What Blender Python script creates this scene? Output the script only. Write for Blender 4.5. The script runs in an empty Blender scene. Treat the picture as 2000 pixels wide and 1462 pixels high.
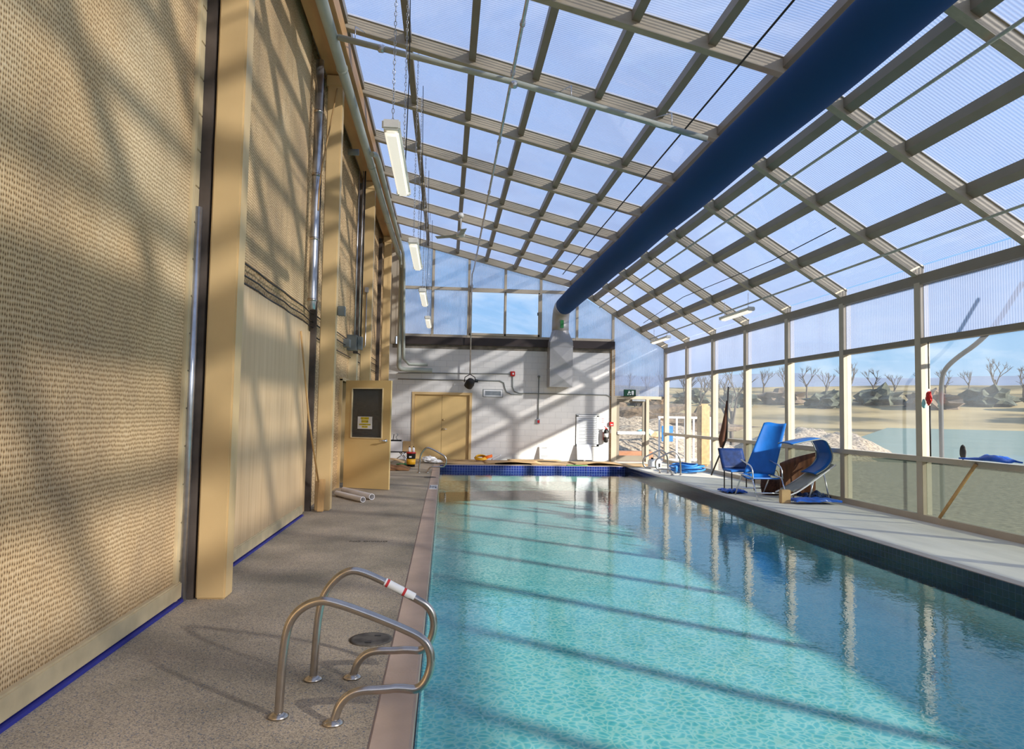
import bpy, bmesh, math, random
from mathutils import Vector, Matrix, noise
random.seed(7)
S = bpy.context.scene
COL = S.collection
PI = math.pi

# ------------------------------------------------------------------ materials
MATS = {}
def nodes_of(name):
    m = bpy.data.materials.new(name); m.use_nodes = True
    nt = m.node_tree
    for n in list(nt.nodes): nt.nodes.remove(n)
    out = nt.nodes.new('ShaderNodeOutputMaterial')
    MATS[name] = m
    return m, nt, out
def N(nt, t, **kw):
    n = nt.nodes.new(t)
    for k, v in kw.items():
        if k.startswith('i_'):
            key = k[2:].replace('_', ' ')
            n.inputs[key].default_value = v
        else: setattr(n, k, v)
    return n
def c4(c): return (c[0], c[1], c[2], 1.0)
def srgb(r, g, b):
    f = lambda v: (v/255/12.92) if v/255 <= .04045 else ((v/255+.055)/1.055)**2.4
    return (f(r), f(g), f(b))
def ramp(nt, pts):
    r = nt.nodes.new('ShaderNodeValToRGB'); e = r.color_ramp.elements
    while len(e) < len(pts): e.new(.5)
    for el, (p, c) in zip(e, pts): el.position = p; el.color = c4(c)
    return r
def plain(name, col, rough=.6, metal=0., var=.12, scale=4., bump=0., bscale=60., spec=.4, col2=None, stretch=(1,1,1)):
    m, nt, out = nodes_of(name)
    b = N(nt, 'ShaderNodeBsdfPrincipled'); b.inputs['Roughness'].default_value = rough
    b.inputs['Metallic'].default_value = metal; b.inputs['Specular IOR Level'].default_value = spec
    tc = N(nt, 'ShaderNodeTexCoord'); mp = N(nt, 'ShaderNodeMapping'); mp.inputs['Scale'].default_value = stretch
    nt.links.new(tc.outputs['Object'], mp.inputs['Vector'])
    nz = N(nt, 'ShaderNodeTexNoise'); nz.inputs['Scale'].default_value = scale; nz.inputs['Detail'].default_value = 6
    nt.links.new(mp.outputs['Vector'], nz.inputs['Vector'])
    a = col2 or tuple(c*(1-var*2) for c in col)
    r = ramp(nt, [(.3, a), (.7, tuple(min(1, c*(1+var*.6)) for c in col))])
    nt.links.new(nz.outputs['Fac'], r.inputs['Fac']); nt.links.new(r.outputs['Color'], b.inputs['Base Color'])
    if bump:
        n2 = N(nt, 'ShaderNodeTexNoise'); n2.inputs['Scale'].default_value = bscale; n2.inputs['Detail'].default_value = 4
        nt.links.new(mp.outputs['Vector'], n2.inputs['Vector'])
        bp = N(nt, 'ShaderNodeBump'); bp.inputs['Strength'].default_value = bump; bp.inputs['Distance'].default_value = .01
        nt.links.new(n2.outputs['Fac'], bp.inputs['Height']); nt.links.new(bp.outputs['Normal'], b.inputs['Normal'])
    nt.links.new(b.outputs['BSDF'], out.inputs['Surface'])
    return m

OCH = srgb(224, 190, 134)
plain('ochre_paint', OCH, .5, var=.06, scale=1.5)
plain('door_ochre', srgb(220, 187, 126), .45, var=.05, scale=1.2)
plain('cream_trim', srgb(226, 203, 158), .6, var=.1, scale=5)
plain('blue_tape', srgb(50, 55, 150), .5)
plain('frame_beige', srgb(190, 176, 154), .45, var=.05, scale=3, metal=0)
plain('rafter_beige', srgb(170, 157, 134), .5, var=.06, scale=2.5, stretch=(1, 8, 8))
plain('purlin_beige', srgb(138, 128, 112), .5, var=.06, scale=3)
plain('dark_beam', srgb(62, 52, 48), .5, var=.1)
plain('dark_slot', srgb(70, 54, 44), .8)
plain('fir_timber', srgb(196, 150, 96), .55, var=.18, scale=3, stretch=(1, .2, 1))
plain('steel_brushed', (.52, .47, .42), .26, metal=1, var=.05, scale=20)
plain('galvanised', (.62, .63, .65), .33, metal=.9, var=.14, scale=9)
plain('galv_duct', (.46, .44, .42), .5, metal=.6, var=.06, scale=3)
plain('grey_paint', srgb(128, 132, 128), .5)
plain('pipe_grey', srgb(178, 180, 166), .45, var=.06)
plain('pvc_white', srgb(242, 238, 236), .35, var=.04)
plain('white_paint', srgb(235, 235, 235), .4, var=.03)
plain('white_panel', srgb(240, 242, 248), .35, var=.02)
plain('red_plastic', srgb(200, 40, 36), .35)
plain('black_plastic', srgb(28, 28, 30), .4)
plain('black_iron', srgb(40, 36, 34), .5)
plain('chrome', (.75, .76, .8), .12, metal=1, var=.02)
plain('brass', (.7, .5, .25), .3, metal=1)
plain('duct_fabric', srgb(22, 66, 118), .8, var=.05, scale=.8, spec=.2)
plain('cardboard', srgb(206, 170, 122), .85, var=.1, scale=3)
plain('cardboard_dark', srgb(140, 98, 62), .9, var=.15, scale=4)
plain('blue_hose', srgb(50, 128, 205), .4, var=.15)
plain('blue_sling', srgb(16, 100, 180), .45, var=.12, scale=5, stretch=(1, 1, .3))
plain('blue_tarp', srgb(38, 100, 205), .35, var=.2, scale=6, bump=.3, bscale=14)
plain('dark_blue_tarp', srgb(22, 48, 100), .4, var=.3, scale=6, bump=.3, bscale=14)
plain('orange_plastic', srgb(236, 110, 30), .45)
plain('yellow_plastic', srgb(236, 176, 40), .45)
plain('paper_white', srgb(238, 236, 232), .7, var=.03)
plain('ink_black', srgb(40, 36, 30), .7)
plain('ink_red', srgb(205, 60, 60), .7)
plain('ink_yellow', srgb(250, 225, 60), .7, var=.01)
plain('green_sign', srgb(12, 70, 48), .4)
plain('green_cord', srgb(50, 130, 70), .5)
plain('brown_cloth', srgb(112, 74, 56), .85, var=.2)
plain('wicker', srgb(92, 58, 42), .8, var=.3, scale=25, bump=.5)
plain('brown_board', srgb(120, 74, 46), .6, var=.3, scale=5, stretch=(4, 1, .6))
plain('rope_tan', srgb(190, 150, 96), .8)
plain('pale_wood', srgb(212, 170, 112), .6, var=.1, stretch=(4, 4, .4))
plain('grey_blade', srgb(170, 170, 158), .5)
plain('fan_white', srgb(230, 226, 215), .4)
plain('brick_tan', srgb(196, 160, 108), .8, var=.15, scale=8)
plain('bark_grey', srgb(96, 84, 74), .9, var=.2)
plain('bush_leaf', srgb(84, 88, 74), .9, var=.35, scale=1, col2=srgb(58, 60, 52))
plain('hedge_dry', srgb(120, 102, 84), .95, var=.3, scale=6, bump=.6, bscale=20)
plain('cyan_sheet', srgb(150, 205, 205), .5, var=.2)
plain('stone_dark', srgb(84, 84, 84), .5)
plain('stone_grey', srgb(140, 132, 120), .9, var=.25)
plain('rust_box', srgb(178, 122, 84), .8, var=.1)
plain('mark_dark', srgb(92, 84, 70), .9)
plain('dirty_grey', srgb(98, 92, 84), .85, var=.3, scale=10)

# woven / split face textured wall cladding
def weave(name, holes, mid, light, scale, rnd=.35, strong=1.0):
    m, nt, out = nodes_of(name); L = nt.links.new
    b = N(nt, 'ShaderNodeBsdfPrincipled'); b.inputs['Roughness'].default_value = .85; b.inputs['Specular IOR Level'].default_value = .2
    tc = N(nt, 'ShaderNodeTexCoord')
    mp = N(nt, 'ShaderNodeMapping'); mp.inputs['Scale'].default_value = (0.001, 1.22, .78); L(tc.outputs['Object'], mp.inputs['Vector'])
    wn = N(nt, 'ShaderNodeTexNoise'); wn.inputs['Scale'].default_value = 3.; L(mp.outputs['Vector'], wn.inputs['Vector'])
    wm = N(nt, 'ShaderNodeVectorMath', operation='MULTIPLY_ADD'); wm.inputs[1].default_value = (.02, .02, .02)
    L(wn.outputs['Color'], wm.inputs[0]); L(mp.outputs['Vector'], wm.inputs[2])
    sep = N(nt, 'ShaderNodeSeparateXYZ'); L(wm.outputs[0], sep.inputs[0])
    cmb = N(nt, 'ShaderNodeCombineXYZ'); L(sep.outputs['Y'], cmb.inputs['X']); L(sep.outputs['Z'], cmb.inputs['Y'])
    v = N(nt, 'ShaderNodeTexVoronoi', voronoi_dimensions='2D'); v.inputs['Scale'].default_value = scale; v.inputs['Randomness'].default_value = rnd
    L(cmb.outputs[0], v.inputs['Vector'])
    r = ramp(nt, [(.08, holes), (.34, mid), (.62, light)]); L(v.outputs['Distance'], r.inputs['Fac'])
    # large stains and bleached patches
    n1 = N(nt, 'ShaderNodeTexNoise'); n1.inputs['Scale'].default_value = .55; n1.inputs['Detail'].default_value = 7; n1.inputs['Roughness'].default_value = .6
    L(mp.outputs['Vector'], n1.inputs['Vector'])
    rr = ramp(nt, [(.34, srgb(136, 110, 84)), (.5, srgb(224, 202, 166)), (.66, (1, .96, .86))]); L(n1.outputs['Fac'], rr.inputs['Fac'])
    mx = N(nt, 'ShaderNodeMix', data_type='RGBA', blend_type='MULTIPLY'); mx.inputs['Factor'].default_value = .55*strong
    L(r.outputs['Color'], mx.inputs['A']); L(rr.outputs['Color'], mx.inputs['B'])
    L(mx.outputs['Result'], b.inputs['Base Color'])
    bp = N(nt, 'ShaderNodeBump'); bp.inputs['Strength'].default_value = .7; bp.inputs['Distance'].default_value = .008
    L(v.outputs['Distance'], bp.inputs['Height']); L(bp.outputs['Normal'], b.inputs['Normal'])
    L(b.outputs['BSDF'], out.inputs['Surface'])
weave('woven_wall', srgb(116, 90, 62), srgb(224, 194, 150), srgb(246, 224, 186), 44, .28)
weave('stucco_wall', srgb(120, 94, 66), srgb(212, 180, 136), srgb(236, 208, 164), 30, .9, .8)

# plywood
m, nt, out = nodes_of('plywood'); L = nt.links.new
b = N(nt, 'ShaderNodeBsdfPrincipled'); b.inputs['Roughness'].default_value = .5
tc = N(nt, 'ShaderNodeTexCoord'); mp = N(nt, 'ShaderNodeMapping'); mp.inputs['Scale'].default_value = (1, 9, .35); L(tc.outputs['Object'], mp.inputs['Vector'])
nz = N(nt, 'ShaderNodeTexNoise'); nz.inputs['Scale'].default_value = 2.2; nz.inputs['Detail'].default_value = 8; nz.inputs['Distortion'].default_value = .6; L(mp.outputs['Vector'], nz.inputs['Vector'])
r = ramp(nt, [(.25, srgb(206, 170, 122)), (.5, srgb(222, 188, 140)), (.78, srgb(230, 198, 152))]); L(nz.outputs['Fac'], r.inputs['Fac']); L(r.outputs['Color'], b.inputs['Base Color'])
L(b.outputs['BSDF'], out.inputs['Surface'])

# painted block wall
def brickmat(name, c1, c2, mort, bw, bh, msize, rough=.6, bump=.3, axes='XZ'):
    m, nt, out = nodes_of(name); L = nt.links.new
    b = N(nt, 'ShaderNodeBsdfPrincipled'); b.inputs['Roughness'].default_value = rough
    tc = N(nt, 'ShaderNodeTexCoord'); sp = N(nt, 'ShaderNodeSeparateXYZ'); L(tc.outputs['Object'], sp.inputs[0])
    cb = N(nt, 'ShaderNodeCombineXYZ'); L(sp.outputs[axes[0]], cb.inputs['X']); L(sp.outputs[axes[1]], cb.inputs['Y'])
    br = N(nt, 'ShaderNodeTexBrick'); br.inputs['Scale'].default_value = 1; br.inputs['Brick Width'].default_value = bw; br.inputs['Row Height'].default_value = bh
    br.inputs['Mortar Size'].default_value = msize; br.inputs['Color1'].default_value = c4(c1); br.inputs['Color2'].default_value = c4(c2); br.inputs['Mortar'].default_value = c4(mort)
    br.inputs['Mortar Smooth'].default_value = .2
    if bw == bh: br.offset = 0
    L(cb.outputs[0], br.inputs['Vector']); L(br.outputs['Color'], b.inputs['Base Color'])
    bp = N(nt, 'ShaderNodeBump', invert=True); bp.inputs['Strength'].default_value = bump; bp.inputs['Distance'].default_value = .006
    L(br.outputs['Fac'], bp.inputs['Height']); L(bp.outputs['Normal'], b.inputs['Normal'])
    L(b.outputs['BSDF'], out.inputs['Surface'])
brickmat('block_white', srgb(228, 224, 218), srgb(222, 219, 214), srgb(205, 202, 198), .4, .2, .006)
brickmat('brick_column', srgb(206, 172, 122), srgb(188, 148, 98), srgb(160, 128, 92), .2, .075, .008)
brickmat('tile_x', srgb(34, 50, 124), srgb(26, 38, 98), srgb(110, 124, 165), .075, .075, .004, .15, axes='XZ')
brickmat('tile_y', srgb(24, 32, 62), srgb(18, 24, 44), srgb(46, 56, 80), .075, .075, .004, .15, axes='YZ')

# speckled rubber / aggregate deck
m, nt, out = nodes_of('deck'); L = nt.links.new
b = N(nt, 'ShaderNodeBsdfPrincipled'); b.inputs['Roughness'].default_value = .75; b.inputs['Specular IOR Level'].default_value = .25
tc = N(nt, 'ShaderNodeTexCoord')
v = N(nt, 'ShaderNodeTexVoronoi'); v.inputs['Scale'].default_value = 160; L(tc.outputs['Object'], v.inputs['Vector'])
sp = N(nt, 'ShaderNodeSeparateColor'); L(v.outputs['Color'], sp.inputs[0])
r = ramp(nt, [(.0, srgb(112, 130, 156)), (.12, srgb(152, 146, 134)), (.3, srgb(184, 176, 160)), (.7, srgb(200, 191, 173)), (1., srgb(220, 210, 188))]); L(sp.outputs[0], r.inputs['Fac'])
nz = N(nt, 'ShaderNodeTexNoise'); nz.inputs['Scale'].default_value = 1.1; nz.inputs['Detail'].default_value = 5; L(tc.outputs['Object'], nz.inputs['Vector'])
r2 = ramp(nt, [(.35, srgb(196, 190, 180)), (.65, srgb(244, 232, 220))]); L(nz.outputs['Fac'], r2.inputs['Fac'])
mx = N(nt, 'ShaderNodeMix', data_type='RGBA', blend_type='MULTIPLY'); mx.inputs['Factor'].default_value = 1
L(r.outputs['Color'], mx.inputs['A']); L(r2.outputs['Color'], mx.inputs['B']); L(mx.outputs['Result'], b.inputs['Base Color'])
bp = N(nt, 'ShaderNodeBump'); bp.inputs['Strength'].default_value = .35; bp.inputs['Distance'].default_value = .003
L(v.outputs['Distance'], bp.inputs['Height']); L(bp.outputs['Normal'], b.inputs['Normal']); L(b.outputs['BSDF'], out.inputs['Surface'])
plain('pale_concrete', srgb(230, 221, 202), .7, var=.08, scale=1.2, bump=.25, bscale=30, stretch=(3, .4, 1))  # pale concrete; stretched noise paints streaky shadows into its colour
plain('coping_rose', srgb(206, 178, 154), .7, var=.08, scale=3, bump=.2)
plain('coping_pale', srgb(206, 190, 168), .7, var=.08, scale=3, bump=.2)

# pool plaster with exposed quartz mottling
m, nt, out = nodes_of('plaster'); L = nt.links.new
b = N(nt, 'ShaderNodeBsdfPrincipled'); b.inputs['Roughness'].default_value = .8; b.inputs['Specular IOR Level'].default_value = .1
tc = N(nt, 'ShaderNodeTexCoord'); nz = N(nt, 'ShaderNodeTexNoise'); nz.inputs['Scale'].default_value = 3; nz.inputs['Detail'].default_value = 8; L(tc.outputs['Object'], nz.inputs['Vector'])
r = ramp(nt, [(.3, (.32, .50, .50)), (.7, (.39, .56, .55))]); L(nz.outputs['Fac'], r.inputs['Fac']); L(r.outputs['Color'], b.inputs['Base Color']); L(b.outputs['BSDF'], out.inputs['Surface'])

# water surface: rippled; caustic light net painted into the transmission colour
m, nt, out = nodes_of('water'); L = nt.links.new
tc = N(nt, 'ShaderNodeTexCoord')
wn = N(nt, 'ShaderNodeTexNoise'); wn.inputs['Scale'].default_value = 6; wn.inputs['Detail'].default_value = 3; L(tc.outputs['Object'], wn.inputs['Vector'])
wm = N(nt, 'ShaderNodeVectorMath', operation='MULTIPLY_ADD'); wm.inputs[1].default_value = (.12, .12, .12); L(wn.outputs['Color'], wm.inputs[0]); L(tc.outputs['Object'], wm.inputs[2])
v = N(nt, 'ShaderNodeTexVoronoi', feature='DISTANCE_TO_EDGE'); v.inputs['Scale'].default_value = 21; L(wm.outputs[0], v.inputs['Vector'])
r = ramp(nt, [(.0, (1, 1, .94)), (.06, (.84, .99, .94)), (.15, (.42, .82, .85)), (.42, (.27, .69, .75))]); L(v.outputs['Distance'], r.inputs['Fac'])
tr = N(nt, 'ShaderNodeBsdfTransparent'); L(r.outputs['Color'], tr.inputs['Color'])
gl = N(nt, 'ShaderNodeBsdfGlossy'); gl.inputs['Roughness'].default_value = .03
n2 = N(nt, 'ShaderNodeTexNoise'); n2.inputs['Scale'].default_value = 3.2; n2.inputs['Detail'].default_value = 3; L(tc.outputs['Object'], n2.inputs['Vector'])
bp = N(nt, 'ShaderNodeBump'); bp.inputs['Strength'].default_value = .25; bp.inputs['Distance'].default_value = .012; L(n2.outputs['Fac'], bp.inputs['Height'])
bp2 = N(nt, 'ShaderNodeBump'); bp2.inputs['Strength'].default_value = .05; bp2.inputs['Distance'].default_value = .01; L(v.outputs['Distance'], bp2.inputs['Height']); L(bp.outputs['Normal'], bp2.inputs['Normal'])
L(bp2.outputs['Normal'], gl.inputs['Normal'])
ge = N(nt, 'ShaderNodeNewGeometry'); dt = N(nt, 'ShaderNodeVectorMath', operation='DOT_PRODUCT'); L(ge.outputs['Incoming'], dt.inputs[0]); L(bp2.outputs['Normal'], dt.inputs[1])
ab = N(nt, 'ShaderNodeMath', operation='ABSOLUTE'); L(dt.outputs['Value'], ab.inputs[0])
om = N(nt, 'ShaderNodeMath', operation='SUBTRACT', use_clamp=True); om.inputs[0].default_value = 1; L(ab.outputs[0], om.inputs[1])
pw = N(nt, 'ShaderNodeMath', operation='POWER'); pw.inputs[1].default_value = 5; L(om.outputs[0], pw.inputs[0])
fr = N(nt, 'ShaderNodeMath', operation='MULTIPLY_ADD', use_clamp=True); fr.inputs[1].default_value = .98; fr.inputs[2].default_value = .02; L(pw.outputs[0], fr.inputs[0])
ms = N(nt, 'ShaderNodeMixShader'); L(fr.outputs[0], ms.inputs[0]); L(tr.outputs[0], ms.inputs[1]); L(gl.outputs[0], ms.inputs[2]); L(ms.outputs[0], out.inputs['Surface'])

# glazing
def glazing(name, tint, cloud, amount, axis=None, freq=28, glossy=.04, rough=.02, dirt=0.):
    m, nt, out = nodes_of(name); L = nt.links.new
    tc = N(nt, 'ShaderNodeTexCoord')
    tr = N(nt, 'ShaderNodeBsdfTransparent'); tr.inputs['Color'].default_value = c4(tint)
    tl = N(nt, 'ShaderNodeBsdfTranslucent'); tl.inputs['Color'].default_value = c4(cloud)
    df = N(nt, 'ShaderNodeBsdfDiffuse'); df.inputs['Color'].default_value = c4(cloud)
    md = N(nt, 'ShaderNodeMixShader'); md.inputs[0].default_value = .3; L(tl.outputs[0], md.inputs[1]); L(df.outputs[0], md.inputs[2])
    m1 = N(nt, 'ShaderNodeMixShader'); L(tr.outputs[0], m1.inputs[1]); L(md.outputs[0], m1.inputs[2])
    nz = N(nt, 'ShaderNodeTexNoise'); nz.inputs['Scale'].default_value = .9; nz.inputs['Detail'].default_value = 5
    mp = N(nt, 'ShaderNodeMapping'); mp.inputs['Scale'].default_value = (1, 1, .4); L(tc.outputs['Object'], mp.inputs['Vector']); L(mp.outputs[0], nz.inputs['Vector'])
    ma = N(nt, 'ShaderNodeMapRange'); ma.inputs['From Min'].default_value = .3; ma.inputs['From Max'].default_value = .7
    ma.inputs['To Min'].default_value = amount*(1-dirt); ma.inputs['To Max'].default_value = amount*(1+dirt); L(nz.outputs['Fac'], ma.inputs['Value'])
    last = ma.outputs[0]
    if axis:
        sp = N(nt, 'ShaderNodeSeparateXYZ'); L(tc.outputs['Object'], sp.inputs[0])
        mu = N(nt, 'ShaderNodeMath', operation='MULTIPLY'); mu.inputs[1].default_value = freq*2*PI; L(sp.outputs[axis], mu.inputs[0])
        sn = N(nt, 'ShaderNodeMath', operation='SINE'); L(mu.outputs[0], sn.inputs[0])
        m2 = N(nt, 'ShaderNodeMath', operation='MULTIPLY_ADD'); m2.inputs[1].default_value = amount*.35; L(sn.outputs[0], m2.inputs[0]); L(last, m2.inputs[2])
        last = m2.outputs[0]
    L(last, m1.inputs[0])
    gl = N(nt, 'ShaderNodeBsdfGlossy'); gl.inputs['Roughness'].default_value = rough
    m3 = N(nt, 'ShaderNodeMixShader'); m3.inputs[0].default_value = glossy; L(m1.outputs[0], m3.inputs[1]); L(gl.outputs[0], m3.inputs[2])
    L(m3.outputs[0], out.inputs['Surface'])
glazing('polycarb_y', (.93, .95, .99), (.40, .46, .60), .53, 'Y', 22, dirt=.2)
glazing('polycarb_x', (.95, .97, 1), (.78, .84, .96), .42, 'X', 22, dirt=.4)
glazing('clear_glass', (.96, .98, .98), (.85, .9, .95), .035, None, glossy=.03, dirt=.9)
glazing('open_glass', (.99, .99, 1), (.9, .9, .95), .004, None, glossy=.02)
glazing('frosted_low', (.68, .72, .68), (.2, .22, .19), .34, None, glossy=.03, rough=.25, dirt=.2)
m, nt, out = nodes_of('dark_glass'); b = N(nt, 'ShaderNodeBsdfPrincipled'); b.inputs['Base Color'].default_value = (.045, .05, .052, 1); b.inputs['Roughness'].default_value = .03; b.inputs['Specular IOR Level'].default_value = .9
nt.links.new(b.outputs[0], out.inputs[0])
m, nt, out = nodes_of('lamp_diffuser'); L = nt.links.new
b = N(nt, 'ShaderNodeBsdfPrincipled'); b.inputs['Base Color'].default_value = (.9, .88, .82, 1); b.inputs['Emission Color'].default_value = (1, .93, .8, 1); b.inputs['Emission Strength'].default_value = .45; b.inputs['Roughness'].default_value = .3
L(b.outputs[0], out.inputs[0])

# land
m, nt, out = nodes_of('land'); L = nt.links.new
b = N(nt, 'ShaderNodeBsdfPrincipled'); b.inputs['Roughness'].default_value = .95; b.inputs['Specular IOR Level'].default_value = .05
tc = N(nt, 'ShaderNodeTexCoord')
n1 = N(nt, 'ShaderNodeTexNoise'); n1.inputs['Scale'].default_value = .03; n1.inputs['Detail'].default_value = 6; L(tc.outputs['Object'], n1.inputs['Vector'])
r1 = ramp(nt, [(.4, srgb(96, 90, 72)), (.5, srgb(150, 132, 96)), (.64, srgb(172, 152, 112))]); L(n1.outputs['Fac'], r1.inputs['Fac'])
n2 = N(nt, 'ShaderNodeTexNoise'); n2.inputs['Scale'].default_value = 9; n2.inputs['Detail'].default_value = 8; L(tc.outputs['Object'], n2.inputs['Vector'])
r2 = ramp(nt, [(.35, srgb(96, 86, 76)), (.5, srgb(160, 146, 126)), (.66, srgb(214, 202, 182))]); L(n2.outputs['Fac'], r2.inputs['Fac'])
ln = N(nt, 'ShaderNodeVectorMath', operation='LENGTH'); L(tc.outputs['Object'], ln.inputs[0])
mr = N(nt, 'ShaderNodeMapRange'); mr.inputs['From Min'].default_value = 34; mr.inputs['From Max'].default_value = 60; L(ln.outputs['Value'], mr.inputs['Value'])
mx = N(nt, 'ShaderNodeMix', data_type='RGBA'); L(mr.outputs[0], mx.inputs['Factor']); L(r2.outputs['Color'], mx.inputs['A']); L(r1.outputs['Color'], mx.inputs['B'])
L(mx.outputs['Result'], b.inputs['Base Color']); L(b.outputs[0], out.inputs[0])
plain('gravel', srgb(176, 158, 134), .95, var=.3, scale=9, bump=.8, bscale=14, col2=srgb(84, 72, 62))
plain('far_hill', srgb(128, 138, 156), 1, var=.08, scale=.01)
plain('pond_water', srgb(118, 132, 118), .6, var=.05, scale=.2, spec=.1)
plain('block_grey', srgb(150, 146, 140), .8)

# ------------------------------------------------------------------ mesh helpers
class MB:
    def __init__(s): s.bm = bmesh.new()
    def box(s, x0, x1, y0, y1, z0, z1, bev=0, mat=None):
        v = [s.bm.verts.new(p) for p in ((x0,y0,z0),(x1,y0,z0),(x1,y1,z0),(x0,y1,z0),(x0,y0,z1),(x1,y0,z1),(x1,y1,z1),(x0,y1,z1))]
        if mat is not None:
            for q in v: q.co = mat @ q.co
        f = [s.bm.faces.new([v[i] for i in q]) for q in ((3,2,1,0),(4,5,6,7),(0,1,5,4),(1,2,6,5),(2,3,7,6),(3,0,4,7))]
        if bev:
            es = list({e for a in f for e in a.edges})
            bmesh.ops.bevel(s.bm, geom=es, offset=bev, segments=2, affect='EDGES', clamp_overlap=True)
        return s
    def hexa(s, pts):   # 8 points: bottom loop, top loop
        v = [s.bm.verts.new(p) for p in pts]
        for q in ((3,2,1,0),(4,5,6,7),(0,1,5,4),(1,2,6,5),(2,3,7,6),(3,0,4,7)): s.bm.faces.new([v[i] for i in q])
        return s
    def tube(s, pts, r, n=10, cap=True, closed=False):
        pts = [Vector(p) for p in pts]; rs = r if isinstance(r, (list, tuple)) else [r]*len(pts)
        rings = []; up = None
        for i, p in enumerate(pts):
            if closed: t = (pts[(i+1) % len(pts)]-pts[i-1]).normalized()
            else: t = (pts[min(i+1, len(pts)-1)]-pts[max(i-1, 0)]).normalized()
            if up is None:
                up = Vector((0,0,1)) if abs(t.z) < .9 else Vector((1,0,0))
            a = t.cross(up)
            if a.length < 1e-5: a = t.cross(Vector((0,1,0)))
            a.normalize(); bb = a.cross(t).normalized(); up = bb
            rings.append([s.bm.verts.new(p+(a*math.cos(2*PI*k/n)+bb*math.sin(2*PI*k/n))*rs[i]) for k in range(n)])
        R = len(rings)
        for i in range(R if closed else R-1):
            A, B = rings[i], rings[(i+1) % R]
            for k in range(n):
                f = s.bm.faces.new((A[k], A[(k+1)%n], B[(k+1)%n], B[k])); f.smooth = True
        if cap and not closed:
            s.bm.faces.new(rings[0][::-1]); s.bm.faces.new(rings[-1])
        return s
    def lathe(s, prof, c=(0,0,0), n=20, axis='Z'):
        rings = []
        for r, h in prof:
            ring = []
            for k in range(n):
                a = 2*PI*k/n
                p = {'Z': (r*math.cos(a), r*math.sin(a), h), 'Y': (r*math.cos(a), h, r*math.sin(a)), 'X': (h, r*math.cos(a), r*math.sin(a))}[axis]
                ring.append(s.bm.verts.new((p[0]+c[0], p[1]+c[1], p[2]+c[2])))
            rings.append(ring)
        for A, B in zip(rings, rings[1:]):
            for k in range(n):
                f = s.bm.faces.new((A[k], A[(k+1)%n], B[(k+1)%n], B[k])); f.smooth = True
        s.bm.faces.new(rings[0][::-1]); s.bm.faces.new(rings[-1])
        return s
    def sheet(s, fn, nu, nv, thick=.004):
        g = [[Vector(fn(i/nu, j/nv)) for j in range(nv+1)] for i in range(nu+1)]
        top = [[None]*(nv+1) for _ in range(nu+1)]; bot = [[None]*(nv+1) for _ in range(nu+1)]
        for i in range(nu+1):
            for j in range(nv+1):
                du = g[min(i+1,nu)][j]-g[max(i-1,0)][j]; dv = g[i][min(j+1,nv)]-g[i][max(j-1,0)]
                nn = du.cross(dv); nn = nn.normalized() if nn.length > 1e-9 else Vector((0,0,1))
                top[i][j] = s.bm.verts.new(g[i][j]+nn*thick/2); bot[i][j] = s.bm.verts.new(g[i][j]-nn*thick/2)
        for i in range(nu):
            for j in range(nv):
                f = s.bm.faces.new((top[i][j], top[i+1][j], top[i+1][j+1], top[i][j+1])); f.smooth = True
                f = s.bm.faces.new((bot[i][j], bot[i][j+1], bot[i+1][j+1], bot[i+1][j])); f.smooth = True
        for i in range(nu):
            s.bm.faces.new((top[i][0], bot[i][0], bot[i+1][0], top[i+1][0])); s.bm.faces.new((top[i][nv], top[i+1][nv], bot[i+1][nv], bot[i][nv]))
        for j in range(nv):
            s.bm.faces.new((top[0][j], top[0][j+1], bot[0][j+1], bot[0][j])); s.bm.faces.new((top[nu][j], bot[nu][j], bot[nu][j+1], top[nu][j+1]))
        return s
    def blob(s, c, r, sub=3, amp=.25, sc=2., seed=0, squash=(1,1,1)):
        res = bmesh.ops.create_icosphere(s.bm, subdivisions=sub, radius=1)
        for v in res['verts']:
            d = v.co.normalized(); k = 1+amp*noise.fractal(d*sc+Vector((seed*7.3, seed*1.7, 0)), 1., 2., 4)
            v.co = Vector((c[0]+d.x*r*k*squash[0], c[1]+d.y*r*k*squash[1], c[2]+d.z*r*k*squash[2]))
        return s
    def obj(s, name, mat, parent=None, origin=None, smooth=False):
        bmesh.ops.recalc_face_normals(s.bm, faces=s.bm.faces)
        me = bpy.data.meshes.new(name)
        if origin is not None:
            for v in s.bm.verts: v.co -= Vector(origin)
        if smooth:
            for f in s.bm.faces: f.smooth = True
        s.bm.to_mesh(me); s.bm.free(); me.materials.append(MATS[mat])
        o = bpy.data.objects.new(name, me); COL.objects.link(o)
        if origin is not None: o.location = origin
        if parent is not None:
            o.parent = parent
            o.location = Vector(o.location)-Vector(parent.get('_w', (0,0,0)))
        return o
def thing(name, label, cat, loc=(0,0,0), group=None):
    o = bpy.data.objects.new(name, None); COL.objects.link(o); o.location = loc; o['_w'] = tuple(loc)
    o.empty_display_size = .1
    o['label'] = label; o['category'] = cat
    if group: o['group'] = group
    return o
def tag(o, label, cat, group=None, kind=None):
    if label: o['label'] = label
    if cat: o['category'] = cat
    if group: o['group'] = group
    if kind: o['kind'] = kind
    return o
def struct(o): o['kind'] = 'structure'; return o
CNT = {}
def sname(kind):
    CNT[kind] = CNT.get(kind, 0)+1
    return '%s_%d' % (kind, CNT[kind])
def smooth_path(pts, it=2):
    P = [Vector(p) for p in pts]
    for _ in range(it):
        Q = [P[0]]
        for a, b_ in zip(P, P[1:]): Q += [a*.75+b_*.25, a*.25+b_*.75]
        Q.append(P[-1]); P = Q
    return P
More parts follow.
